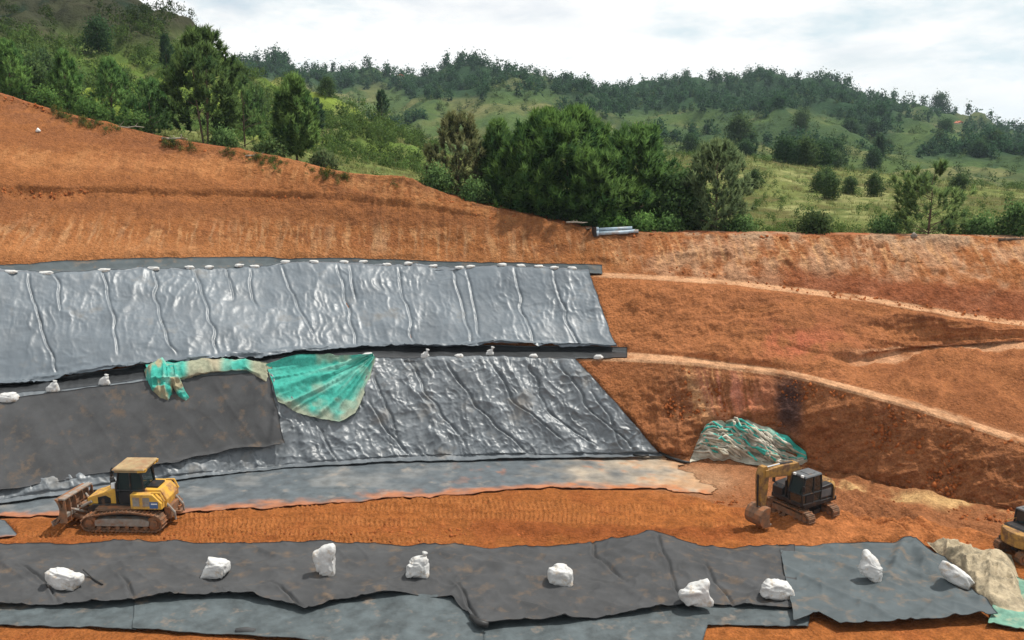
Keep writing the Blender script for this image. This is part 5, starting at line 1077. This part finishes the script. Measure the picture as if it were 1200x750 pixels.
    mb.tube([(tp[0] + nn.x * .30, -.03, tp[1] + nn.y * .30), (tp[0] + nn.x * .30 + d.x * .9, -.03, tp[1] + nn.y * .28 + d.y * .9)], .065, 8); mb.tube([(tp[0] + nn.x * .30 + d.x * .9, -.03, tp[1] + nn.y * .28 + d.y * .9), (se[0] + nn.x * .26, -.03, se[1] + nn.y * .22 + .1)], .04, 8); mb.build('bucket_cylinder', MAT['black'], sk_)
    # bucket: curved shell with side plates and teeth
    br = bk; sh_ = [(se[0] + br * x, se[1] + br * z) for x, z in ((-.16, .12), (.10, .14), (.34, .04), (.50, -.18), (.54, -.42), (.46, -.66), (.28, -.82), (.04, -.88), (-.22, -.86))]
    mb = MB(); mb.M = MH; inner = [(se[0] + .02 + (x - se[0]) * .9, (se[1] - br * .4) + (z - se[1] + br * .4) * .9) for x, z in sh_]
    mb.prism(sh_ + inner[::-1], -.58, .52); sp = sh_ + [(se[0] - br * .10, se[1] - br * .45)]; mb.prism(sp, -.60, -.56); mb.prism(sp, .50, .54); bu = mb.build('bucket', MAT['steel'], E)
    e0 = sh_[-1]
    for k in range(5): mb = MB(); mb.M = MH; mb.box((e0[0] - .10, -.42 + .195 * k, e0[1] + .02), (.22, .07, .06)); mb.build('tooth', MAT['greysteel'], bu)
    mb = MB(); mb.M = MH; mb.box((se[0] + .08, -.03, se[1] + .02), (.26, .26, .26)); mb.build('bucket_link', MAT['greysteel'], bu, bevel=.02)
    return E
p = G1(938, 607)
excavator('excavator', 'dirty yellow excavator with black cab, arm folded down to its bucket on churned soil', (p.x, p.y, p.z - .02), math.atan2(-.85, .52), math.atan2(-.53, -.85), ((.55, 1.25), (.85, 2.85), (3.20, 3.0), (3.20, 1.05), 1.1))
p = G1(1203, 662)
excavator('excavator', 'yellow and black machine cut off by the right edge of the picture', (p.x + 0.6, p.y + 0.9, p.z - .02), math.radians(10), math.radians(25), ((.55, 1.25), (1.5, 3.0), (3.8, 2.6), (3.9, .95), .95), 'cyellow', .70)

# ------------------------------------------------------------------ sandbags
def sack(name, label, px, py, wd, ht, dp, group, seed, spikes=(), roll=0.0, yaw=0.0, knot=None, nu=56, nv=34, sink=.04, dent=.13):
    """spikes: (direction, pull, sharpness) draw the cloth out into corners and tied necks"""
    c = on_sheet(px, py); r = np.random.default_rng(seed)
    th = np.linspace(0, 2 * math.pi, nu, endpoint=False); ph = np.linspace(-math.pi / 2, math.pi / 2, nv); P = []
    TH, PH = np.meshgrid(th, ph); d = np.stack([np.cos(PH) * np.cos(TH), np.cos(PH) * np.sin(TH), np.sin(PH)], -1)
    e = .66; q = np.sign(d) * np.abs(d) ** e
    f = 1 + dent * fbm(d[..., 0] * 1.3 + d[..., 1] + seed, d[..., 2] * 1.5 + d[..., 1] * .6, 3, seed) + .20 * ridged(d[..., 0] * 1.5 + d[..., 1] * .8 + seed, d[..., 2] * 1.5 + d[..., 0] * .6 + d[..., 1], 1, seed + 4, 1.0) + .12 * ridged(d[..., 0] * 3.2 + d[..., 1] * 2, d[..., 2] * 2.8 - d[..., 0] + d[..., 1], 1, seed + 6, 1.0) - .14 - .09 * ridged(d[..., 0] * 1.6 - d[..., 2] * 1.2 + seed * 3, d[..., 1] * 1.5 + d[..., 2], 2, seed + 8, 5.0)
    f[:, :] = np.where(np.abs(np.abs(PH) - math.pi / 2) < 1e-6, f.mean(1, keepdims=True), f)
    for sd, pull, sh_ in spikes:
        s = np.array(sd, float); s /= np.linalg.norm(s); f = f + 1.35 * pull * np.clip((d * s).sum(-1), 0, 1) ** (1.15 * sh_)
    v = q * f[..., None] * np.array([wd / 2, dp / 2, ht / 2]) * .88; ca, sa = math.cos(roll), math.sin(roll)
    v = np.stack([v[..., 0] * ca - v[..., 2] * sa, v[..., 1], v[..., 0] * sa + v[..., 2] * ca], -1); cy, sy = math.cos(yaw), math.sin(yaw)
    v = np.stack([v[..., 0] * cy - v[..., 1] * sy, v[..., 0] * sy + v[..., 1] * cy, v[..., 2]], -1)
    z0 = v[..., 2].min() * .78; v[..., 2] = np.where(v[..., 2] < z0, z0, v[..., 2]) - z0          # flat where it lies
    i = np.arange(nu * nv).reshape(nv, nu); j = np.roll(i, -1, 1); fc = np.stack([i[:-1], j[:-1], j[1:], i[1:]], -1).reshape(-1, 4)
    me = np_mesh('sack', v, fc, MAT['sack'], None, True)
    root = empty(name, (c.x, c.y, c.z - sink)); tag(root, label, 'sandbag', group); obj('sack', me, root)
    if knot:
        k = Vector(knot); k0 = k * .72; mb = MB(); dr = k.normalized()
        mb.tube([k0, k0 + dr * .10, k0 + dr * .17, k0 + dr * .30], [.10, .045, .05, .12], 9); mb.build('tied_neck', MAT['sack'], root, True)
    return root
FG = 'foreground sandbags'
sack('sandbag', 'flat lying white sandbag with a dark strap at its right end, leftmost in foreground', 78, 697, 1.25, .80, .8, FG, 1, [((-1, 0, .2), .25, 5), ((1, 0, .55), .22, 6), ((.7, -.2, -1), .2, 6)], roll=-.18, dent=.12)
sack('sandbag', 'squat white sandbag with a yellowish patch, second from the left in the foreground', 255, 681, 1.0, .80, .8, FG, 2, [((-.8, -.5, -.6), .3, 5), ((-.3, 0, 1), .2, 6), ((.8, 0, .5), .12, 5)])
sack('sandbag', 'tallest white sandbag with a long pointed flap, third from the left in the foreground', 383, 686, .72, .95, .62, FG, 3, [((.25, 0, 1), .85, 4), ((-1, 0, .75), .55, 5), ((.4, 0, -1), .2, 5)], dent=.12)
sack('sandbag', 'white sandbag with an upright tied neck, fourth from the left in the foreground', 490, 682, .92, .78, .75, FG, 4, [((-1, -.3, -.75), .25, 6), ((1, -.3, -.75), .30, 6), ((.45, 0, 1), .35, 8)], knot=(.30, 0, .98))
sack('sandbag', 'rounded shell shaped white sandbag in the middle of the foreground strip', 657, 689, 1.02, .86, .8, FG, 5, [((.75, -.4, -.75), .25, 8), ((-.4, 0, .6), .08, 3)], dent=.08)
sack('sandbag', 'white sandbag leaning to a pointed lower right corner, beside the edge of the teal sheet', 815, 716, 1.05, .85, .75, FG, 6, [((.6, -.4, -1), .40, 7), ((.8, 0, .7), .30, 6), ((-1, 0, -.1), .25, 5)], roll=.25)
sack('sandbag', 'half dome white sandbag with a dark lower edge, just left of the blue grey fabric', 909, 705, 1.15, .74, .8, FG, 7, [((1, -.2, -.4), .25, 6), ((-.3, 0, 1), .18, 7), ((-1, 0, -.4), .15, 5)])
sack('sandbag', 'teardrop shaped white sandbag lying across the blue grey fabric', 1018, 690, .95, .70, .62, FG, 8, [((-.55, .3, 1), .80, 5), ((1, -.3, -.7), .50, 7)], roll=-.55)
sack('sandbag', 'long folded white sandbag beside the tan tarpaulin, rightmost in the foreground row', 1119, 695, 1.35, .72, .75, FG, 9, [((-1, 0, .3), .20, 5), ((1, 0, -.1), .12, 4)], roll=-.62)
mb = MB(); a = on_sheet(99, 682); b = on_sheet(121, 693); mb.tube([a + Vector((0, 0, .25)), a.lerp(b, .5) + Vector((0, 0, .08)), b + Vector((0, 0, .04))], .035, 6); st = mb.build('strap', MAT['strap'], None); tag(st, 'short dark strap trailing from the leftmost foreground sandbag', 'strap')
ordn = ['first', 'second', 'third', 'fourth', 'fifth', 'sixth', 'seventh', 'eighth', 'ninth', 'tenth', 'eleventh', 'twelfth', 'thirteenth', 'fourteenth', 'fifteenth', 'sixteenth', 'seventeenth', 'eighteenth', 'nineteenth', 'twentieth', 'twenty-first', 'twenty-second']
TOP = [(14, 325), (55, 323), (121, 321), (181, 319), (223, 317), (245, 316), (280, 315), (299, 315), (334, 314), (369, 314), (404, 313), (425, 312), (454, 314), (478, 314), (507, 315), (539, 317), (551, 317), (589, 318), (611, 319), (632, 320), (649, 321), (671, 321)]
for i, (x, y) in enumerate(TOP):
    sack('sandbag', f'small white sandbag on the top edge of the upper liner, {ordn[i]} from the left', x, y, .74 if i < 4 else .56, .24, .4, 'sandbags along the top of the upper liner', 20 + i, [((random.choice([-1, 1]), 0, .5), .3, 5), ((0, 0, 1), .15, 4)], yaw=random.uniform(-.4, .4), nu=26, nv=16, knot=None)
BN = [((10, 477), 1.0, 'large white sandbag at the left edge, on the fold above the geotextile'), ((63, 466), .6, 'tied white sandbag on the upper edge of the geotextile, first from the left edge bag'), ((123, 457), .55, 'small upright white sandbag on the upper edge of the geotextile, left of the net'),
      ((260, 444), .42, 'small white sandbag sitting on the bunched net'), ((431, 426), .62, 'small white sandbag pinning the right corner of the fan shaped net'), ((498, 421), .45, 'upright white sandbag on the bench, first right of the fan shaped net'), ((538, 422), .5, 'flat white sandbag on the bench, second right of the fan shaped net'),
      ((574, 418), .42, 'upright white sandbag on the bench, third right of the fan shaped net'), ((625, 420), .45, 'flat white sandbag on the bench, fourth right of the fan shaped net'), ((701, 421), .5, 'last white sandbag on the bench, at the right end of the dark strip')]
for i, ((x, y), w, lb_) in enumerate(BN):
    tall = i in (1, 2, 5, 7)
    sack('sandbag', lb_, x, y, w, w * (.85 if tall else .55), w * .7, 'sandbags along the bench', 60 + i, [((.4, 0, 1), .45 if tall else .2, 7), ((-1, 0, -.3), .25, 5), ((1, 0, -.2), .2, 5)], yaw=random.uniform(-.3, .3), nu=30, nv=20, knot=(.12, 0, w * .8) if tall else None)

# ------------------------------------------------------------------ ropes of netting, pipes, branches, scraps
def ropes(name, label, pts_fn, n, r, seed, cols):
    rg = random.Random(seed); V = []; Fc = []; Cc = []; b = 0
    for k in range(n):
        pts = pts_fn(rg); mb = MB(); rr = [rg.uniform(*r) * (1 - .4 * abs(2 * i / (len(pts) - 1) - 1)) for i in range(len(pts))]; mb.tube(pts, rr, 6); c = np.array(rg.choice(cols)) * rg.uniform(.7, 1.15)
        V += [tuple(q) for q in mb.v]; Fc += [tuple(i + b for i in f) for f in mb.f]; b = len(V); Cc += [c] * len(mb.v)
    me = bpy.data.meshes.new(name); me.from_pydata(V, [], Fc); ca = me.color_attributes.new('Col', 'FLOAT_COLOR', 'POINT'); c4 = np.ones((len(V), 4), np.float32); c4[:, :3] = np.array(Cc); ca.data.foreach_set('color', c4.ravel())
    me.materials.append(MAT['net']); me.polygons.foreach_set('use_smooth', [True] * len(me.polygons)); o = obj(name, me); return o
tl, tn, pl = (0.05, 0.42, 0.34), (0.45, 0.40, 0.30), (0.24, 0.55, 0.45)
pile_sh = [s for s in SHEETS if s['name'] == 'net_pile'][0]
def pile_pts(rg):
    nr, nc = pile_sh['px'].shape; i0 = rg.uniform(.02, .72); j0 = rg.uniform(.0, .72); di, dj = rg.uniform(.08, .36), rg.uniform(.10, .32); out = []
    for k in range(6):
        i = min(nr - 1, max(0, int((i0 + di * k / 5 + .02 * rg.uniform(-1, 1)) * (nr - 1)))); j = min(nc - 1, int((j0 + dj * k / 5) * (nc - 1))); q = pile_sh['v'][i, j]; out.append((q[0], q[1] - .03, q[2] + rg.uniform(-.02, .16)))
    return out
o = ropes('net_strands', '', pile_pts, 110, (.03, .11), 3, [(.55, .51, .42), tn, (.55, .51, .42), (0.34, .31, .25), (.07, .46, .38)]); o.parent = [x for x in bpy.data.objects if x.name.startswith('net_pile')][0]; o['kind'] = 'stuff'
# blue grey pipes on the rim
PR = empty('pipe_bundle', tuple(G1(700, 279))); tag(PR, 'bundle of blue grey metal pipes with flanged ends on the rim below the pines', 'pipes'); o0 = Vector(PR.location)
a0, a1 = G1(700, 278), G1(748, 274); ax = (a1 - a0).normalized(); sd = Vector((-ax.y, ax.x, 0)).normalized()
for k, (o1, oz, ln) in enumerate([(0, .14, 1.0), (.26, .14, .93), (.13, .36, .85), (-.24, .13, .75)]):
    mb = MB(); s0 = a0 - o0 + sd * o1 + Vector((0, 0, oz)); e0 = s0 + (a1 - a0) * ln; mb.tube([s0, e0], .115, 12); pp = mb.build('pipe', MAT['pipe'], PR, True)
    mb = MB(); mb.tube([s0 - ax * .06, s0 + ax * .10], .18, 12); mb.build('flange', MAT['pipe'], pp)
mb = MB(); mb.box(a0 - o0 + Vector((-.25, 0, .24)), (.10, .7, .62), Matrix.Rotation(.2, 3, 'Z')); mb.build('end_plate', MAT['black'], PR)
# dead branches on the rim
def branch(px, py, L, ang, label, r=.07, lift=.08, seed=0, mat='deadwood'):
    rg = random.Random(seed); c = G1(px, py); root = empty('fallen_branch', tuple(c)); tag(root, label, 'branch'); d = Vector((math.cos(ang), math.sin(ang) * .5, 0)); pts = [d * (L * (k / 4 - .5)) + Vector((0, rg.uniform(-.05, .05) * L, lift + rg.uniform(0, .05) * L)) for k in range(5)]
    mb = MB(); mb.tube(pts, [r, r * .95, r * .85, r * .7, r * .45], 7); mb.build('limb', MAT[mat], root, True)
    for k in range(3): q = pts[1 + k]; mb = MB(); mb.tube([q, q + Vector((rg.uniform(-.2, .5) * L * .3, rg.uniform(-.1, .1), rg.uniform(.03, .18) * L))], [r * .5, r * .15], 5); mb.build('twig', MAT[mat], root)
branch(205, 164, 1.9, .3, 'pale grey dead branch on the rim below the tall dark tree', .09, .12, 1)
branch(196, 159, 1.3, -.5, 'short grey dead branch beside the pale one on the left rim', .06, .2, 2)
branch(150, 152, 2.6, -.15, 'long thin grey branch lying along the left rim', .05, .1, 3)
branch(300, 185, 1.5, .2, 'weathered branch on the rim right of the tall dark tree', .06, .1, 4)
branch(676, 270, 1.5, .15, 'pale dead branch propped on the rim left of the pipes', .07, .42, 5)
branch(690, 272, 1.1, 1.2, 'dark broken root stump beside the pipes on the rim', .09, .1, 6, 'bark')
branch(1186, 283, 1.8, .1, 'dark log lying on the grass at the right end of the rim', .09, .06, 7, 'bark')
mb = MB(); c = G1(1071, 279); mb.tube([c + Vector((-.15, 0, .02)), c + Vector((0, 0, .18)), c + Vector((.16, 0, .05))], [.14, .18, .10], 8); o = mb.build('stone', MAT['rock'], None, True); tag(o, 'small dark stone on the right rim below the light green tree', 'stone')
mb = MB(); c = G1(45, 155); mb.tube([c + Vector((-.12, 0, .02)), c + Vector((0, 0, .16)), c + Vector((.14, 0, .05))], [.10, .15, .08], 8); o = mb.build('litter', MAT['white'], None, True); tag(o, 'tiny white scrap of litter on the left orange slope', 'litter')
# straps and torn flaps on the fabrics
def strip(name, label, cat, pts, w, mat, lift=.05):
    P_ = [on_sheet(*q) + Vector((0, 0, lift)) for q in pts]; mb = MB(); mb.tube(P_, [w * (.5 + .5 * math.sin(math.pi * (i + .6) / (len(P_) + .2))) for i in range(len(P_))], 6); o = mb.build(name, MAT[mat], None, True); tag(o, label, cat)
strip('torn_flap', 'black torn liner tail at the lower end of the slanted liner edge', 'liner', [(772, 535), (785, 538), (798, 542), (808, 544)], .09, 'strap')
strip('torn_flap', 'small dark scrap on the dusty floor liner near its right end', 'liner', [(742, 538), (752, 540), (760, 539)], .07, 'strap')
strip('torn_flap', 'dark rolled tip of the foreground geotextile hanging over the teal sheet', 'fabric', [(552, 732), (562, 741), (572, 743)], .14, 'strap', .0)
strip('torn_flap', 'dark square patch near the bottom edge of the teal sheet', 'fabric', [(276, 742), (288, 741), (299, 742)], .16, 'geotextile', -.04)
# houses on the far ridge
def house(px, py, label, s, lo):
    p = hill_pt(farh, px, py, lo); R_ = empty('house', (p.x, p.y - 3, p.z + 1.2), .3); tag(R_, label, 'house'); R_.scale = (s, s, s)
    mb = MB(); mb.box((0, 0, .9), (6, 5, 4.2)); wl_ = mb.build('wall', MAT['wall'], R_)
    mb = MB(); mb.prism([(-3.5, 2.9), (3.5, 2.9), (0, 4.7)], -2.9, 2.9); mb.build('roof', MAT['tile'], R_)
    mb = MB(); mb.box((-1.6, -2.52, 1.0), (1.0, .06, 1.2)); mb.build('window', MAT['glass'], R_); mb = MB(); mb.box((1.6, -2.52, 1.0), (1.0, .06, 1.2)); mb.build('window', MAT['glass'], R_); mb = MB(); mb.box((0, -2.52, .6), (1.0, .06, 2.0)); mb.build('door', MAT['bark'], R_)
house(467, 96, 'tiny house with an orange red roof on the skyline left of the pine wood', .75, 560)
house(1122, 150, 'tiny pale pinkish house on the right part of the ridge', .65, 560)
# clods of earth
def clods(name, label, n, fn, smin, smax, seed):
    r = np.random.default_rng(seed); px, py = fn(r, n); P_ = S(px, py); m = cover_at(px, py) < .3; P_ = P_[m]; n = len(P_)
    base = np.array([[1, 0, 0], [-1, 0, 0], [0, 1, 0], [0, -1, 0], [0, 0, 1], [0, 0, -1.]]); F8 = np.array([[0, 2, 4], [2, 1, 4], [1, 3, 4], [3, 0, 4], [2, 0, 5], [1, 2, 5], [3, 1, 5], [0, 3, 5]])
    s = smin + (smax - smin) * r.random(n) ** 3; V = base[None] * s[:, None, None] * r.uniform(.6, 1.3, (n, 6, 1)) + r.normal(size=(n, 6, 3)) * s[:, None, None] * .2 + P_[:, None]
    Fc = (F8[None] + 6 * np.arange(n)[:, None, None]).reshape(-1, 3); o = obj(name, np_mesh(name, V, Fc, MAT['clod'])); tag(o, label, 'soil', None, 'stuff')
clods('soil_clods', 'loose clods of orange soil over the fill and the churned ground', 4200, lambda r, n: (lambda x: (x, np.where(x < 850, np.where(r.random(n) < .5, np.interp(x, [0, 500, 700, 850], [606, 582, 568, 590]) + r.random(n) ** 3 * 20, np.interp(x, [0, 500, 650, 850], [632, 622, 626, 630]) + r.normal(size=n) * 5), 570 + r.random(n) * 75)))(r.uniform(0, 1230, n)), .02, .13, 5)
clods('slope_clods', 'rubble and clods lying on the right hand benches and slopes', 5200, lambda r, n: (lambda x: (x, np.interp(x, [780, 930, 1060, 1250], [430, 445, 480, 535]) + r.random(n) * 105))(r.uniform(780, 1240, n)), .02, .17, 6)
clods('rim_clods', 'crumbled soil along the ledges of the upper cut', 1600, lambda r, n: (lambda x: (x, np.where(r.random(n) < .5, np.interp(x, [0, 350, 560, 800, 1200], [226, 233, 253, 320, 378]), np.interp(x, [0, 150, 340, 560, 740, 1200], [112, 156, 192, 244, 277, 283])) + r.normal(size=n) * 2.5))(r.uniform(0, 1220, n)), .02, .15, 7)

# ------------------------------------------------------------------ the air: one even haze over the whole place
bpy.context.view_layer.update()
lo = np.array([1e9] * 3); hi = -lo
for o in scene.objects:
    if o.type == 'MESH':
        for c in o.bound_box:
            q = np.array(o.matrix_world @ Vector(c)); lo = np.minimum(lo, q); hi = np.maximum(hi, q)
lo -= np.array([20, 40, 1.0]); hi += np.array([20, 20, 4.0]); lo[1] = min(lo[1], -40)
mb = MB(); mb.box((lo + hi) / 2, hi - lo)
hm = bpy.data.materials.new('haze'); hm.use_nodes = True; hn = hm.node_tree; hn.nodes.clear()
ho = hn.nodes.new('ShaderNodeOutputMaterial'); hv = hn.nodes.new('ShaderNodeVolumePrincipled'); hv.inputs['Density'].default_value = 0.00011; hv.inputs['Color'].default_value = (0.70, 0.86, 1.0, 1); hv.inputs['Anisotropy'].default_value = 0.2
hn.links.new(hv.outputs['Volume'], ho.inputs['Volume'])
hz = mb.build('haze', hm); tag(hz, 'thin pale haze in the air over the pit and the hills', 'haze', None, 'stuff')
